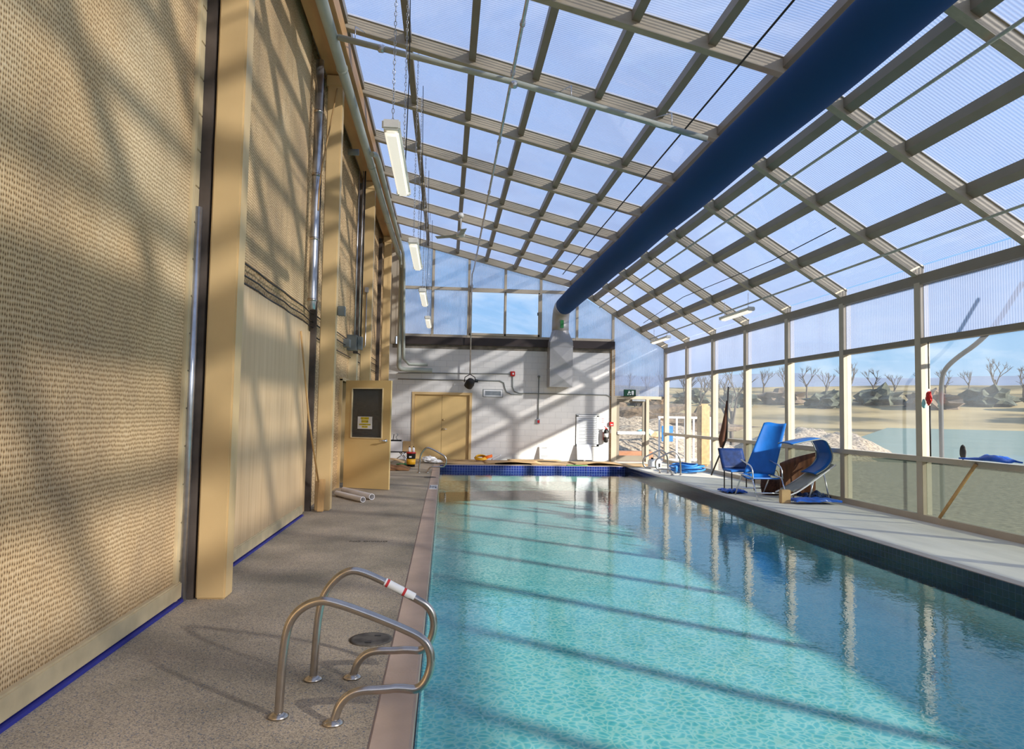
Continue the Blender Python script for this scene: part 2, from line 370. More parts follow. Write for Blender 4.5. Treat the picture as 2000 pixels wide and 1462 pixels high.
def text_part(body, size, loc, rot, mat, parent, name='lettering', ext=.0015, align='CENTER'):
    cu = bpy.data.curves.new('tmp', 'FONT'); cu.body = body; cu.size = size; cu.extrude = ext; cu.align_x = align; cu.align_y = 'CENTER'
    to = bpy.data.objects.new('tmp', cu); COL.objects.link(to)
    dg = bpy.context.evaluated_depsgraph_get(); me = bpy.data.meshes.new_from_object(to.evaluated_get(dg))
    bpy.data.objects.remove(to); bpy.data.curves.remove(cu)
    me.name = name; me.materials.clear(); me.materials.append(MATS[mat])
    o = bpy.data.objects.new(name, me); COL.objects.link(o); o.rotation_euler = rot
    w = Vector(parent.get('_w', (0,0,0))) if parent else Vector((0,0,0))
    o.parent = parent; o.location = Vector(loc)-w
    return o

# ------------------------------------------------------------------ room dimensions (metres)
D = 22.7                 # end wall
YB = -5.2                # rear end behind the viewer
XL, XR = -2.1, 7.25
RY = [D-2.09*i for i in range(0, 14)]     # rafter lines
RW = .12
def zb(x):               # underside of the rafters
    if x <= 4.09: return 7.12-(x+1.65)*(1.39/5.74)
    return 5.73-(x-4.09)*(1.97/3.16)
PX0, PX1, PY0, PY1, WZ, BZ = -.12, 5.36, -3.2, 20.4, -.15, -.78

# floor with the pool opening
bm = MB()
def quad_slab(x0, x1, y0, y1): bm.box(x0, x1, y0, y1, -.16, 0)
quad_slab(-2.3, PX0-.2, YB, D+.2); quad_slab(PX0-.2, PX1+.16, PY1+.18, D+.2); quad_slab(PX0-.2, PX1+.16, YB, PY0-.2)
struct(bm.obj('floor', 'deck'))
struct(MB().box(PX1+.16, 7.45, YB, D+.2, -.16, 0).obj('floor_right', 'pale_concrete'))
for (a, mt) in (((PX0-.2, PX0, PY0-.2, PY1+.18, -.12, .004), 'coping_rose'), ((PX1, PX1+.16, PY0-.2, PY1+.18, -.12, .004), 'coping_pale'),
          ((PX0, PX1, PY1, PY1+.18, -.12, .004), 'coping_rose'), ((PX0, PX1, PY0-.2, PY0, -.12, .004), 'coping_rose')):
    struct(MB().box(*a, bev=.012).obj(sname('trim'), mt))
# pool basin: plaster shell and waterline tiles
bm = MB()
bm.box(PX0-.3, PX1+.3, PY0-.3, PY1+.3, BZ-.1, BZ)
bm.box(PX0-.3, PX0, PY0-.3, PY1+.3, BZ, -.3); bm.box(PX1, PX1+.3, PY0-.3, PY1+.3, BZ, -.3)
bm.box(PX0, PX1, PY1, PY1+.3, BZ, -.3); bm.box(PX0, PX1, PY0-.3, PY0, BZ, -.3)
struct(bm.obj('wall_pool_basin', 'plaster'))
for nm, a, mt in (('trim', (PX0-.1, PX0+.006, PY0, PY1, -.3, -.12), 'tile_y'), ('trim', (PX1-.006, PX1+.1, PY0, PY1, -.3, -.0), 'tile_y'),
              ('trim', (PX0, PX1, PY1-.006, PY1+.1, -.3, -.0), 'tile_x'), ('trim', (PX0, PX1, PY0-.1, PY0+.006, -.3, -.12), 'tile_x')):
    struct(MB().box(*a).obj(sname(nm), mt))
w = MB(); w.bm.faces.new([w.bm.verts.new(p) for p in ((PX0+.006, PY0+.006, WZ), (PX1-.006, PY0+.006, WZ), (PX1-.006, PY1-.006, WZ), (PX0+.006, PY1-.006, WZ))])
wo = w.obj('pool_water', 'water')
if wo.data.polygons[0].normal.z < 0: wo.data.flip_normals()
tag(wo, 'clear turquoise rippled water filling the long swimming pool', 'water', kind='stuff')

# left wall: cladding, plywood, boards
struct(MB().box(XL-.25, XL, YB, 14.1, 0, 7.4).box(XL-.25, XL, 15.12, D, 0, 7.4).box(XL-.25, XL, 14.1, 15.12, 2.12, 7.4).obj('wall_left', 'stucco_wall'))
cl = MB().box(XL, XL+.03, YB, 5.72, .16, 7.1).obj('woven_wall_covering', 'woven_wall')
tag(cl, 'coarse tan woven covering over the wall nearest the viewer', 'wall covering')
c2 = MB().box(XL, XL+.025, 6.1, 10.2, 3.02, 7.1).obj('woven_wall_covering', 'woven_wall')
tag(c2, 'tan woven wall covering above the plywood sheet, between the two nearest ochre posts', 'wall covering')
pl = MB().box(XL+.002, XL+.07, 6.1, 10.35, .16, 2.76).obj('plywood_sheet', 'plywood')
tag(pl, 'tall smooth plywood sheet on the wall between the two nearest ochre posts', 'plywood')
struct(MB().box(XL, XL+.07, YB, 5.78, .03, .16, bev=.01).obj('baseboard_left', 'cream_trim'))
struct(MB().box(XL, XL+.09, 6.08, 10.35, .03, .16, bev=.01).obj('baseboard_left_far', 'cream_trim'))
struct(MB().box(XL, XL+.085, YB, 5.78, .0, .022).box(XL, XL+.1, 6.08, 10.35, 0, .02).obj(sname('trim'), 'blue_tape'))
struct(MB().box(XL, XL+.055, 5.68, 5.74, .0, 7.1, bev=.006).obj(sname('trim'), 'cream_trim'))
bm = MB()
for k in range(24): bm.box(XL, XL+.05, 5.75, 5.84, .02+k*.3, .02+k*.3+.293, bev=.004)
struct(bm.obj(sname('trim'), 'cream_trim'))
pp = MB().tube([(XL+.06, 5.8, .0), (XL+.06, 5.8, 3.15)], .035).obj('wall_pipe', 'galvanised')
tag(pp, 'grey metal pipe standing beside the nearest ochre post', 'pipe')
# timber header at the top of the wall
struct(MB().box(-1.98, -1.56, YB, D-.05, 6.78, 7.06, bev=.01).obj(sname('trim'), 'fir_timber'))
struct(MB().box(-2.1, -1.7, YB, D-.05, 7.06, 7.42).obj(sname('trim'), 'frame_beige'))
# ochre posts
for i, (y, lab) in enumerate(((-4.2, None), (.8, None), (5.84, 'ochre painted square post nearest the viewer, between the woven panels'), (10.88, 'ochre painted square post with a small grey box, just beyond the plywood'),
                     (15.95, 'ochre painted square post behind the open door, third along the wall'), (20.98, 'ochre painted square post next to the white end wall'))):
    if lab is None: continue
    t = thing('wall_post', lab, 'post', (-1.83, y+.1, 0))
    MB().box(-1.95, -1.72, y, y+.2, 0, 6.78, bev=.012).obj('shaft', 'ochre_paint', t)
    MB().box(-1.97, -1.70, y-.02, y+.22, 6.6, 6.77, bev=.01).obj('cap_plate', 'ochre_paint', t)
    if i != 2: struct(MB().box(XL, -2.0, y-.07, y+.02, 0, 6.7).obj(sname('trim'), 'bark_grey'))  # dark strip added to stand in for the shaded gap beside the post
    else: struct(MB().box(XL, -1.97, y+.0, y+.16, 0, 6.7).obj(sname('trim'), 'bark_grey'))  # nearest post: shaded gap drawn as a wider dark strip
# nailer strip beside post 2
struct(MB().box(XL, XL+.04, 10.36, 10.7, .02, 2.7).obj(sname('trim'), 'plywood'))

# end wall: painted blocks, brick edge, brown beam
D2 = D
struct(MB().box(-2.1, -1.03-.05, D, D+.25, 0, 3.71).box(-1.08, .85, D, D+.25, 2.17, 3.71).box(.85, 5.42, D, D+.25, 0, 3.71).obj('wall_back', 'block_white'))
struct(MB().box(-2.1, -1.66, D-.05, D+.25, 3.71, 7.3).obj(sname('trim'), 'frame_beige'))
struct(MB().box(5.42, 5.58, D-.01, D+.25, 0, 3.71).obj('wall_back_brick_end', 'brick_column'))
struct(MB().box(-1.6, 5.55, D-.12, D+.2, 3.71, 3.96).obj(sname('trim'), 'dark_beam'))
struct(MB().box(-1.75, 5.55, D-.004, D-.0005, 3.58, 3.71).obj(sname('trim'), 'stone_grey'))
# end wall glazing frame: mullions at x, rails at z
mx = [-1.62, -.49, .68, 1.88, 3.06, 4.28, 5.5, 7.2]
for x in mx[:-1]:
    z0 = 3.96 if x < 5.4 else 0
    struct(MB().box(x-.04, x+.04, D-.06, D+.06, z0, zb(x)+.02).obj(sname('trim'), 'frame_beige'))
for x0, x1, z in [(-1.62, 5.5, 3.96), (-1.62, 5.5, 5.52)]:
    struct(MB().box(x0, x1, D-.05, D+.05, z, z+.09).obj(sname('trim'), 'frame_beige'))
def pane_x(x0, x1, z0, z1a, z1b, mat, y=D):
    o = MB().hexa([(x0,y-.004,z0),(x1,y-.004,z0),(x1,y+.004,z0),(x0,y+.004,z0),(x0,y-.004,z1a),(x1,y-.004,z1b),(x1,y+.004,z1b),(x0,y+.004,z1a)]).obj(sname('window'), mat)
    return struct(o)
for i in range(6):
    x0, x1 = mx[i]+.04, mx[i+1]-.04
    if i in (2, 3): pane_x(x0, x1, 4.12, 5.47, 5.47, 'open_glass')
    elif zb(x1) > 5.5: pane_x(x0, x1, 4.05, 5.52, 5.52, 'polycarb_x')
    else: pane_x(x0, x1, 4.05, min(5.52, zb(x0)), min(5.52, zb(x1)), 'polycarb_x')
    if zb(x0) > 5.7: pane_x(x0, x1, 5.61, zb(x0)+.02, max(5.62, zb(x1)+.02), 'polycarb_x')
# the sliding window sash (two clear lights)
bm = MB()
for a in ((.72, 3.02, 5.47, 5.52), (.72, 3.02, 4.05, 4.12), (.72, .77, 4.05, 5.5), (2.97, 3.02, 4.05, 5.5), (1.855, 1.905, 4.05, 5.5)): bm.box(a[0], a[1], D-.09, D-.04, a[2], a[3])
so = struct(bm.obj(sname('window'), 'frame_beige'))
MB().box(2.94, 2.97, D-.11, D-.09, 4.75, 4.85).obj('latch', 'black_plastic', so)

# exit door and sidelight at the right of the end wall
pane_x(5.54, 7.26, 2.17, zb(5.54), zb(7.26), 'polycarb_x')
for a in ((5.54, 7.2, 2.07, 2.17), ): struct(MB().box(a[0], a[1], D-.06, D+.06, a[2], a[3]).obj(sname('trim'), 'frame_beige'))
struct(MB().box(5.54, 5.64, D-.06, D+.06, 0, 2.07).obj(sname('trim'), 'frame_beige'))
struct(MB().box(6.64, 6.74, D-.06, D+.06, 0, 2.07).obj(sname('trim'), 'frame_beige'))
pane_x(6.74, 7.16, .08, 2.07, 2.07, 'clear_glass')
struct(MB().box(6.74, 7.16, D-.04, D+.04, 0, .08).obj(sname('trim'), 'frame_beige'))
bm = MB()
for a in ((5.65, 5.74, 0.02, 2.06), (6.52, 6.63, .02, 2.06), (5.74, 6.52, .02, .2), (5.74, 6.52, 1.96, 2.06)): bm.box(a[0], a[1], D-.02, D+.03, a[2], a[3], bev=.004)
dr = struct(bm.obj('door_1', 'purlin_beige'))
MB().box(5.74, 6.52, D, D+.008, .2, 1.96).obj('glass_pane', 'clear_glass', dr)
MB().box(5.66, 6.6, D-.09, D-.05, .9, 1.0, bev=.012).obj('push_bar', 'white_paint', dr)
MB().box(6.15, 6.6, D-.1, D-.03, 2.0, 2.06, bev=.01).obj('door_closer', 'galvanised', dr)

# right wall: eave beam, posts, rails, panes
struct(MB().box(XR, XR+.12, YB, D+.06, 3.62, 3.78).obj(sname('trim'), 'purlin_beige'))
struct(MB().box(XR+.10, XR+.108, YB, D+.06, 3.78, 3.93).obj(sname('window'), 'polycarb_y'))
struct(MB().box(XR+.0, XR+.11, YB, D, 2.70, 2.79).obj(sname('trim'), 'purlin_beige'))
struct(MB().box(XR-.02, XR+.12, YB, D, .90, .98).obj(sname('trim'), 'frame_beige'))
struct(MB().box(XR-.01, XR+.12, YB, D, 0, .1).obj(sname('trim'), 'frame_beige'))
for y in RY:
    struct(MB().box(XR-.005, XR+.15, y-.14, y, 0, 3.66, bev=.006).obj(sname('trim'), 'frame_beige'))
for i in range(len(RY)-1):
    y1, y0 = RY[i]-.14, RY[i+1]
    for z0, z1, mt in ((2.79, 3.62, 'polycarb_y'), (.98, 2.70, 'clear_glass'), (.1, .90, 'frosted_low' if y0 < 15 else 'clear_glass')):
        struct(MB().box(XR+.06, XR+.068, y0, y1, z0, z1).obj(sname('window'), mt))

# rafters, purlins and roof glazing
def slope_prism(x0, x1, y0, y1, dz0, dz1):
    return [(x0,y0,zb(x0)+dz0),(x1,y0,zb(x1)+dz0),(x1,y1,zb(x1)+dz0),(x0,y1,zb(x0)+dz0),(x0,y0,zb(x0)+dz1),(x1,y0,zb(x1)+dz1),(x1,y1,zb(x1)+dz1),(x0,y1,zb(x0)+dz1)]
for y in RY:
    bm = MB()
    for x0, x1 in ((-1.7, 4.0905), (4.0895, 7.37)):
        bm.hexa(slope_prism(x0, x1, y-.10, y+.02, 0, .03)); bm.hexa(slope_prism(x0, x1, y-.085, y+.005, .03, .20)); bm.hexa(slope_prism(x0, x1, y-.10, y+.02, .20, .23))
    struct(bm.obj(sname('trim'), 'rafter_beige'))
PXS = [-1.6, -.67, .28, 1.23, 2.18, 3.13, 4.08, 4.86, 5.66, 6.46]
for x in PXS:
    bm = MB()
    for i in range(len(RY)-1):
        bm.hexa(slope_prism(x-.05, x+.05, RY[i+1]+.005, RY[i]-.085, .08, .2))
    struct(bm.obj(sname('trim'), 'purlin_beige'))
PX = PXS+[7.3]
for i in range(len(RY)-1):
    for j in range(len(PX)-1):
        struct(MB().hexa(slope_prism(PX[j], PX[j+1], RY[i+1], RY[i], .205, .213)).obj(sname('window'), 'polycarb_y'))

# wall behind the viewer
struct(MB().box(-2.3, 7.4, YB-.2, YB, 0, 2.6).obj('wall_front', 'block_grey'))
pane_x(-1.9, 7.2, 2.6, 7.1, 3.7, 'polycarb_x', YB-.1)

# ------------------------------------------------------------------ doors
# double door in the end wall
dd = struct(MB().box(-1.08, -1.0, D-.03, D+.12, 0, 2.17).box(.77, .85, D-.03, D+.12, 0, 2.17).box(-1.0, .77, D-.03, D+.12, 2.09, 2.17).obj('door_2', 'ochre_paint'))
for x0, x1 in ((-.995, -.122), (-.116, .765)):
    MB().box(x0, x1, D+.05, D+.09, .01, 2.085, bev=.003).obj('door_leaf', 'door_ochre', dd)
MB().lathe([(.03, 0), (.035, -.02), (.02, -.03)], (-.06, D+.05, 1.28), 12, 'Y').obj('deadbolt', 'brass', dd)
MB().lathe([(.035, 0), (.035, -.02), (.012, -.03), (.012, -.06)], (-.06, D+.05, .98), 12, 'Y').tube([(-.06, D-.01, .98), (.06, D-.01, .98)], .012).obj('door_handle', 'chrome', dd)
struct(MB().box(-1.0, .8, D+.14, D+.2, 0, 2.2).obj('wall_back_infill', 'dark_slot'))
# opening in the left wall and its open leaf
fr = struct(MB().box(XL-.1, XL+.05, 14.06, 14.12, 0, 2.15).box(XL-.1, XL+.05, 15.1, 15.16, 0, 2.15).box(XL-.1, XL+.05, 14.06, 15.16, 2.12, 2.18).obj('door_3', 'ochre_paint'))
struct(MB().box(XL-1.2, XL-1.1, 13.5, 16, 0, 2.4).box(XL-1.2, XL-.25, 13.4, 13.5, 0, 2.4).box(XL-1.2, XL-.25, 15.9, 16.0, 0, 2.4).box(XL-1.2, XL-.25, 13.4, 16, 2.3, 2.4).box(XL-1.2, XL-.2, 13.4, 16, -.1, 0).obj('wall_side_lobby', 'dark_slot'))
ang = math.atan2(13.72-14.12, -1.03+1.96)
leaf = bpy.data.objects.new('door_4', None)
M = Matrix.Translation((-1.97, 14.1, 0)) @ Matrix.Rotation(ang, 4, 'Z')
W_ = 1.0
bm = MB()
for a in ((0, W_, .012, 1.0), (0, W_, 1.96, 2.12), (0, .15, 1.0, 1.96), (.82, W_, 1.0, 1.96)): bm.box(a[0], a[1], -.022, .022, a[2], a[3])
dl = struct(bm.obj('door_4', 'door_ochre')); dl.matrix_world = M
def sub(mb, name, mat):
    o = mb.obj(name, mat); o.parent = dl; return o
bm = MB()
for a in ((.135, .155, .99, 1.97), (.815, .835, .99, 1.97)): bm.box(a[0], a[1], -.034, .034, a[2], a[3])
bm.box(.155, .815, -.034, .034, .985, 1.005); bm.box(.155, .815, -.034, .034, 1.955, 1.975)
sub(bm, 'glazing_bead', 'cream_trim'); sub(MB().box(.155, .815, -.006, .006, 1.005, 1.955), 'glass_pane', 'dark_glass')
sub(MB().lathe([(.034, -.022), (.034, -.04), (.014, -.05), (.014, -.085)], (.92, 0, .95), 14, 'Y').tube([(.92, -.08, .95), (.86, -.085, .955), (.8, -.08, .945)], [.014, .012, .01]), 'door_handle', 'chrome')
sg = sub(MB().box(.28, .60, -.012, -.008, 1.17, 1.41), 'door_sign', 'paper_white'); sg['label'] = 'white notice with black lettering on yellow bars'
for k, (tx, wd, sz, zz) in enumerate((('DO NOT', .17, .05, 1.375), ('ENTER', .15, .055, 1.315), ('AUTHORIZED STAFF', .24, .03, 1.255), ('ON SITE', .13, .034, 1.21))):
    h = MB().box(.44-wd/2, .44+wd/2, -.0135, -.012, zz-sz*.5, zz+sz*.5).obj('yellow_bar', 'ink_yellow'); h.parent = sg
    to = text_part(tx, sz*.95, (.44, -.0145, zz), (PI/2, 0, 0), 'ink_black', None, 'lettering', .0005); to.parent = sg

# ------------------------------------------------------------------ pool grab rails
def rail(path, r, label, plates, name='grab_rail', mat='steel_brushed', sticker=None, group=None, loc=None):
    loc = loc or (path[0][0], path[0][1], 0)
    t = thing(name, label, 'handrail', loc, group)
    MB().tube(smooth_path(path, 3), r, 14).obj('tube', mat, t)
    for p in plates:
        MB().lathe([(.05, 0), (.052, .008), (.03, .018), (r+.003, .022)], (p[0], p[1], 0.001), 20).obj('floor_flange', mat, t)
    return t
def hoop(x0, x1, y, dx, h=.58, flip=1, dy=0.):
    # x0 outer foot, x1 inner foot, dx = reach over the water
    P = [(x0, 0), (x0+.015*flip, .36), (x0+.05*flip, .5), (x0+.16*flip, h+.01), (x0+.27*flip, h), (dx-.13*flip, h*.76), (dx-.02*flip, h*.65), (dx+.005*flip, h*.45), (dx-.05*flip, h*.24), (dx-.16*flip, .155), (x1+.24*flip, .15), (x1+.1*flip, .15), (x1+.03*flip, .1), (x1, 0)]
    n = len(P)
    return [(x, y+dy*i/(n-1), z) for i, (x, z) in enumerate(P)]
ra = rail(hoop(-.79, -.51, 3.63, -.04, .565, dy=-.09), .0215, 'nearest curved stainless steel pool rail, at the bottom of the view', [(-.79, 3.63), (-.51, 3.54)])
rb = rail(hoop(-.71, -.495, 4.11, -.035, .60, dy=.02), .0215, 'curved stainless pool rail with a white warning sticker, just behind the nearest one', [(-.71, 4.11), (-.495, 4.13)])
# sticker wraps the sloping top of the second rail
P = hoop(-.71, -.495, 4.11, -.035, .60, dy=.02); a, b_ = Vector(P[4]), Vector(P[5]); d_ = b_-a
st = MB().tube([a+d_*.42+Vector((0,0,.002)), a+d_*1.04+Vector((0,0,.002))], .0232, 14, cap=False).obj('sticker', 'paper_white', rb)
for f0 in (.45, .80):
    sp_ = MB().tube([a+d_*f0+Vector((0,0,.002)), a+d_*(f0+.05)+Vector((0,0,.002))], .0236, 14, cap=False).obj('red_mark', 'ink_red'); sp_.parent = st
rail(hoop(-.63, -.42, 17.7, .05, .62), .021, 'curved stainless pool rail at the far left corner of the pool', [(-.63, 17.7), (-.42, 17.7)])
rail(hoop(6.12, 5.9, 17.7, 5.44, .6, -1), .021, 'front one of the two curved steel rails on the far right pool edge', [(6.12, 17.7), (5.9, 17.7)])
rail(hoop(6.0, 5.78, 18.35, 5.3, .6, -1), .021, 'rear one of the two curved steel rails on the far right pool edge', [(6.0, 18.35), (5.78, 18.35)])
# round skimmer lids
def lid(x, y, label):
    t = thing('skimmer_lid', label, 'drain cover', (x, y, 0))
    MB().lathe([(.14, 0), (.142, .004), (.12, .006), (.0001, .006)], (x, y, .0005), 28).obj('disc', 'dirty_grey', t)
    MB().box(x-.03, x+.01, y-.09, y-.07, .006, .009).obj('finger_slot', 'black_plastic', t); MB().box(x+.02, x+.06, y+.05, y+.07, .006, .009).obj('finger_slot', 'black_plastic', t)
lid(-.46, 4.8, 'round grey skimmer lid set in the deck beside the nearest pool rail')
lid(-.32, 16.5, 'small round lid in the deck near the far left pool rail')
# depth marker and faded deck lettering
t = thing('depth_marker', 'white depth marker tile with dark lettering on the left pool coping', 'marker', (-.2, 14.3, 0))
MB().box(-.285, -.13, 13.95, 14.7, .004, .008).obj('tile', 'paper_white', t)
text_part('3.5 FT', .2, (-.205, 14.32, .0085), (0, 0, PI/2), 'ink_black', t)
t = thing('deck_marking', 'faint dark lettering painted on the left deck', 'marking', (-.83, 8.35, 0))
text_part('NO DIVING', .085, (-.86, 8.35, .001), (0, 0, 0), 'mark_dark', t)

# ------------------------------------------------------------------ big pipes along the left wall
t = thing('sprinkler_main', 'thick grey-green pipe along the wall top, turning down to the end wall', 'pipe', (-1.6, 10, 6.45))
MB().tube(smooth_path([(-1.6, YB+.1, 6.45), (-1.6, 21.5, 6.45), (-1.52, 22.15, 6.42), (-1.5, 22.3, 6.1)], 2)+[Vector((-1.5, 22.3, 3.2))]+smooth_path([(-1.5, 22.3, 3.1), (-1.5, 22.3, 2.88), (-1.3, 22.35, 2.86)], 2)+[Vector((-.45, 22.4, 2.85))], .075, 14).obj('pipe', 'pipe_grey', t)
for y in (2, 6, 10, 14, 18): MB().lathe([(.083, -.03), (.085, 0), (.083, .03)], (-1.6, y, 6.45), 14, 'Y').obj('coupling', 'pipe_grey', t)
t = thing('second_pipe', 'thinner grey pipe running beside the thick one from mid wall', 'pipe', (-1.42, 13.2, 6.45))
MB().tube([(-1.95, 13.2, 6.42), (-1.75, 13.2, 6.42)], .06, 12).obj('wall_stub', 'grey_paint', t)
MB().tube(smooth_path([(-1.49, 13.1, 6.36), (-1.43, 13.2, 6.40), (-1.42, 13.6, 6.42)], 2)+[Vector((-1.42, 21.6, 6.42)), Vector((-1.42, 22.1, 6.2)), Vector((-1.36, 22.25, 3.2)), Vector((-1.2, 22.4, 3.04)), Vector((-.6, 22.45, 3.04))], .05, 12).obj('pipe', 'pipe_grey', t)
t = thing('sprinkler_branch', 'grey branch pipe crossing under the roof below the second rafter', 'pipe', (1.2, 9.1, 6))
MB().tube([(-1.52, 9.1, 6.43), (.81, 9.1, 5.97), (3.5, 9.1, 5.34)], .04, 12).obj('pipe', 'pipe_grey', t)
for x in (-1.3, 1.0+.6, 3.0):
    z = 6.44-(x+1.55)*.212
    MB().tube([(x, 9.1, z), (x+.0, 9.1, z+.2), (x, 10.08, zb(x)+.02)], .008, 6).obj('hanger_rod', 'galvanised', t)
for x in (-.95, .82): MB().blob((x, 9.1, 6.44-(x+1.55)*.212), .06, 2, .2).obj('clamp', 'galvanised', t)
t = thing('stage_conduit', 'thin steel pipe under the roof that drops down to the black spotlight', 'conduit', (.8, 9, 6.1))
MB().tube([(.8, YB+.2, 6.1), (.8, 22.0, 6.1), (.76, 22.35, 6.0), (.76, 22.4, 5.8), (.76, 22.4, 2.75)], .022, 10).obj('pipe', 'galvanised', t)
for y in (7.9, 9.1, 11.5, 14.2, 17, 20): MB().tube([(.8, y-.04, 6.1), (.8, y+.04, 6.1)], .034, 10).obj('coupling', 'galvanised', t)
MB().box(.72, .80, 22.38, 22.7, 5.6, 5.66).obj('wall_bracket', 'galvanised', t)
# spotlight
t = thing('spotlight', 'black theatre spotlight hanging above the ochre double door', 'lamp', (.74, 22.35, 2.6))
MB().tube([(.76, 22.4, 2.76), (.60, 22.4, 2.66), (.58, 22.38, 2.5)], .014, 8).tube([(.76, 22.4, 2.76), (.92, 22.4, 2.66), (.94, 22.38, 2.5)], .014, 8).obj('yoke', 'black_iron', t)
b1 = MB().lathe([(.1, -.16), (.14, -.14), (.15, .0), (.12, .12), (.05, .17)], (0, 0, 0), 18, 'Z').obj('housing', 'black_iron', t)
b1.location = (0.02, 0, -.13); b1.rotation_euler = (.7, .5, 0)
MB().box(.9, 1.02, 22.36, 22.42, 2.5, 2.56).tube([(.94, 22.4, 2.6), (1.08, 22.4, 2.56)], .01, 6).obj('clamp', 'black_iron', t)

# ------------------------------------------------------------------ conduits on the white wall
def conduit(name, label, pts, r=.014, mat='grey_paint'):
    o = MB().tube(pts, r, 8).obj(name, mat); return tag(o, label, 'conduit')
yw = D-.025
conduit('wall_conduit', 'upper grey conduit along the white wall, ending at the red alarm', [(-1.55, yw, 2.77), (2.1, yw, 2.82)])
conduit('wall_conduit', 'lower grey conduit that bends down beside the red alarm and runs right', [(-1.55, yw, 2.57), (1.75, yw, 2.58), (1.88, yw, 2.52), (1.92, yw, 2.35), (1.97, yw, 2.22), (2.12, yw, 2.15), (2.5, yw, 2.15)])
conduit('wall_conduit', 'grey conduit from the alarm across the wall and down the brick edge', [(2.16, yw, 2.76), (2.17, yw, 2.4), (2.22, yw, 2.25), (2.4, yw, 2.19), (5.3, yw, 2.19), (5.43, yw, 2.14), (5.46, yw, 2.0), (5.46, yw, 1.3)])
conduit('wall_conduit', 'short vertical grey conduit down to the small switch box', [(3.03, yw, 2.78), (3.03, yw, 1.36)])
MBo = MB().tube([(3.03, D-.035, 2.78), (3.03, D-.035, 2.72)], .04, 14).obj('junction_box', 'grey_paint'); tag(MBo, 'round grey junction box on the white wall left of the square duct', 'junction box')
t = thing('fire_alarm', 'red alarm strobe high on the white wall', 'alarm', (2.16, D, 2.82)); MB().box(2.09, 2.24, D-.06, D, 2.74, 2.9, bev=.01).obj('housing', 'red_plastic', t); MB().box(2.15, 2.2, D-.075, D-.06, 2.79, 2.85, bev=.005).obj('strobe_lens', 'white_paint', t)
t = thing('switch_box', 'small switch box with a red button at the foot of the short conduit', 'switch', (3.02, D, 1.3)); MB().box(2.97, 3.08, D-.06, D, 1.2, 1.36, bev=.008).obj('box', 'galvanised', t); MB().box(3.0, 3.07, D-.075, D-.06, 1.23, 1.32).obj('button', 'red_plastic', t)
t = thing('pull_station', 'red fire alarm call point on the brick wall end', 'alarm', (5.46, D, 1.25)); MB().box(5.4, 5.54, D-.07, D-.01, 1.16, 1.3, bev=.01).obj('housing', 'red_plastic', t); MB().box(5.44, 5.51, D-.085, D-.07, 1.2, 1.23).obj('pull_bar', 'white_paint', t)
sw = MB().box(5.44, 5.53, D-.05, D-.01, .93, 1.06, bev=.006).obj('light_switch', 'white_paint'); tag(sw, 'white switch plate under the red call point', 'switch')
t = thing('fire_extinguisher', 'fire extinguisher hanging by the brick wall end', 'fire extinguisher', (5.27, D-.12, .6))
MB().lathe([(.03, 0), (.07, .02), (.075, .08), (.075, .36), (.05, .42), (.025, .45)], (5.27, D-.13, .62), 18).obj('cylinder', 'black_iron', t)
MB().lathe([(.078, 0), (.078, .12)], (5.27, D-.13, .8), 18).obj('instruction_label', 'paper_white', t)
MB().box(5.24, 5.3, D-.2, D-.08, 1.07, 1.1).tube([(5.27, D-.13, 1.07), (5.27, D-.13, 1.12), (5.2, D-.2, 1.15)], .012, 8).obj('valve_handle', 'red_plastic', t)
MB().tube([(5.3, D-.16, 1.08), (5.36, D-.17, .95), (5.35, D-.15, .75)], .012, 8).obj('hose', 'black_plastic', t)
MB().box(5.2, 5.34, D-.03, D, .7, .95).obj('bracket', 'red_plastic', t)
# louvres
t = thing('wall_louver', 'tall white louvred grille low on the white wall', 'vent', (4.67, D, .5))
MB().box(4.3, 5.05, D-.03, D-.0, 1.46, 1.52).box(4.3, 5.05, D-.03, D, .5, .56).box(4.3, 4.37, D-.03, D, .5, 1.5).box(4.98, 5.05, D-.03, D, .5, 1.5).obj('frame', 'white_paint', t)
MB().box(4.28, 5.07, D-.008, D-.001, .48, 1.54).obj('backing', 'grey_paint', t)
for k in range(15):
    z = .58+k*.059
    MB().hexa([(4.37,D-.03,z),(4.98,D-.03,z),(4.98,D-.026,z),(4.37,D-.026,z),(4.37,D-.012,z+.045),(4.98,D-.012,z+.045),(4.98,D-.008,z+.045),(4.37,D-.008,z+.045)]).obj('slat', 'white_paint', t)
t = thing('air_grille', 'small horizontal white grille right of the double door', 'vent', (1.53, D, 2.2))
MB().box(1.22, 1.84, D-.02, D, 2.06, 2.1).box(1.22, 1.84, D-.02, D, 2.24, 2.28).box(1.22, 1.27, D-.02, D, 2.1, 2.24).box(1.79, 1.84, D-.02, D, 2.1, 2.24).obj('frame', 'white_paint', t)
MB().box(1.2, 1.86, D-.006, D-.001, 2.04, 2.3).obj('backing', 'grey_paint', t)
for k in range(4): MB().box(1.27, 1.79, D-.016, D-.008, 2.115+k*.033, 2.13+k*.033).obj('slat', 'galvanised', t)
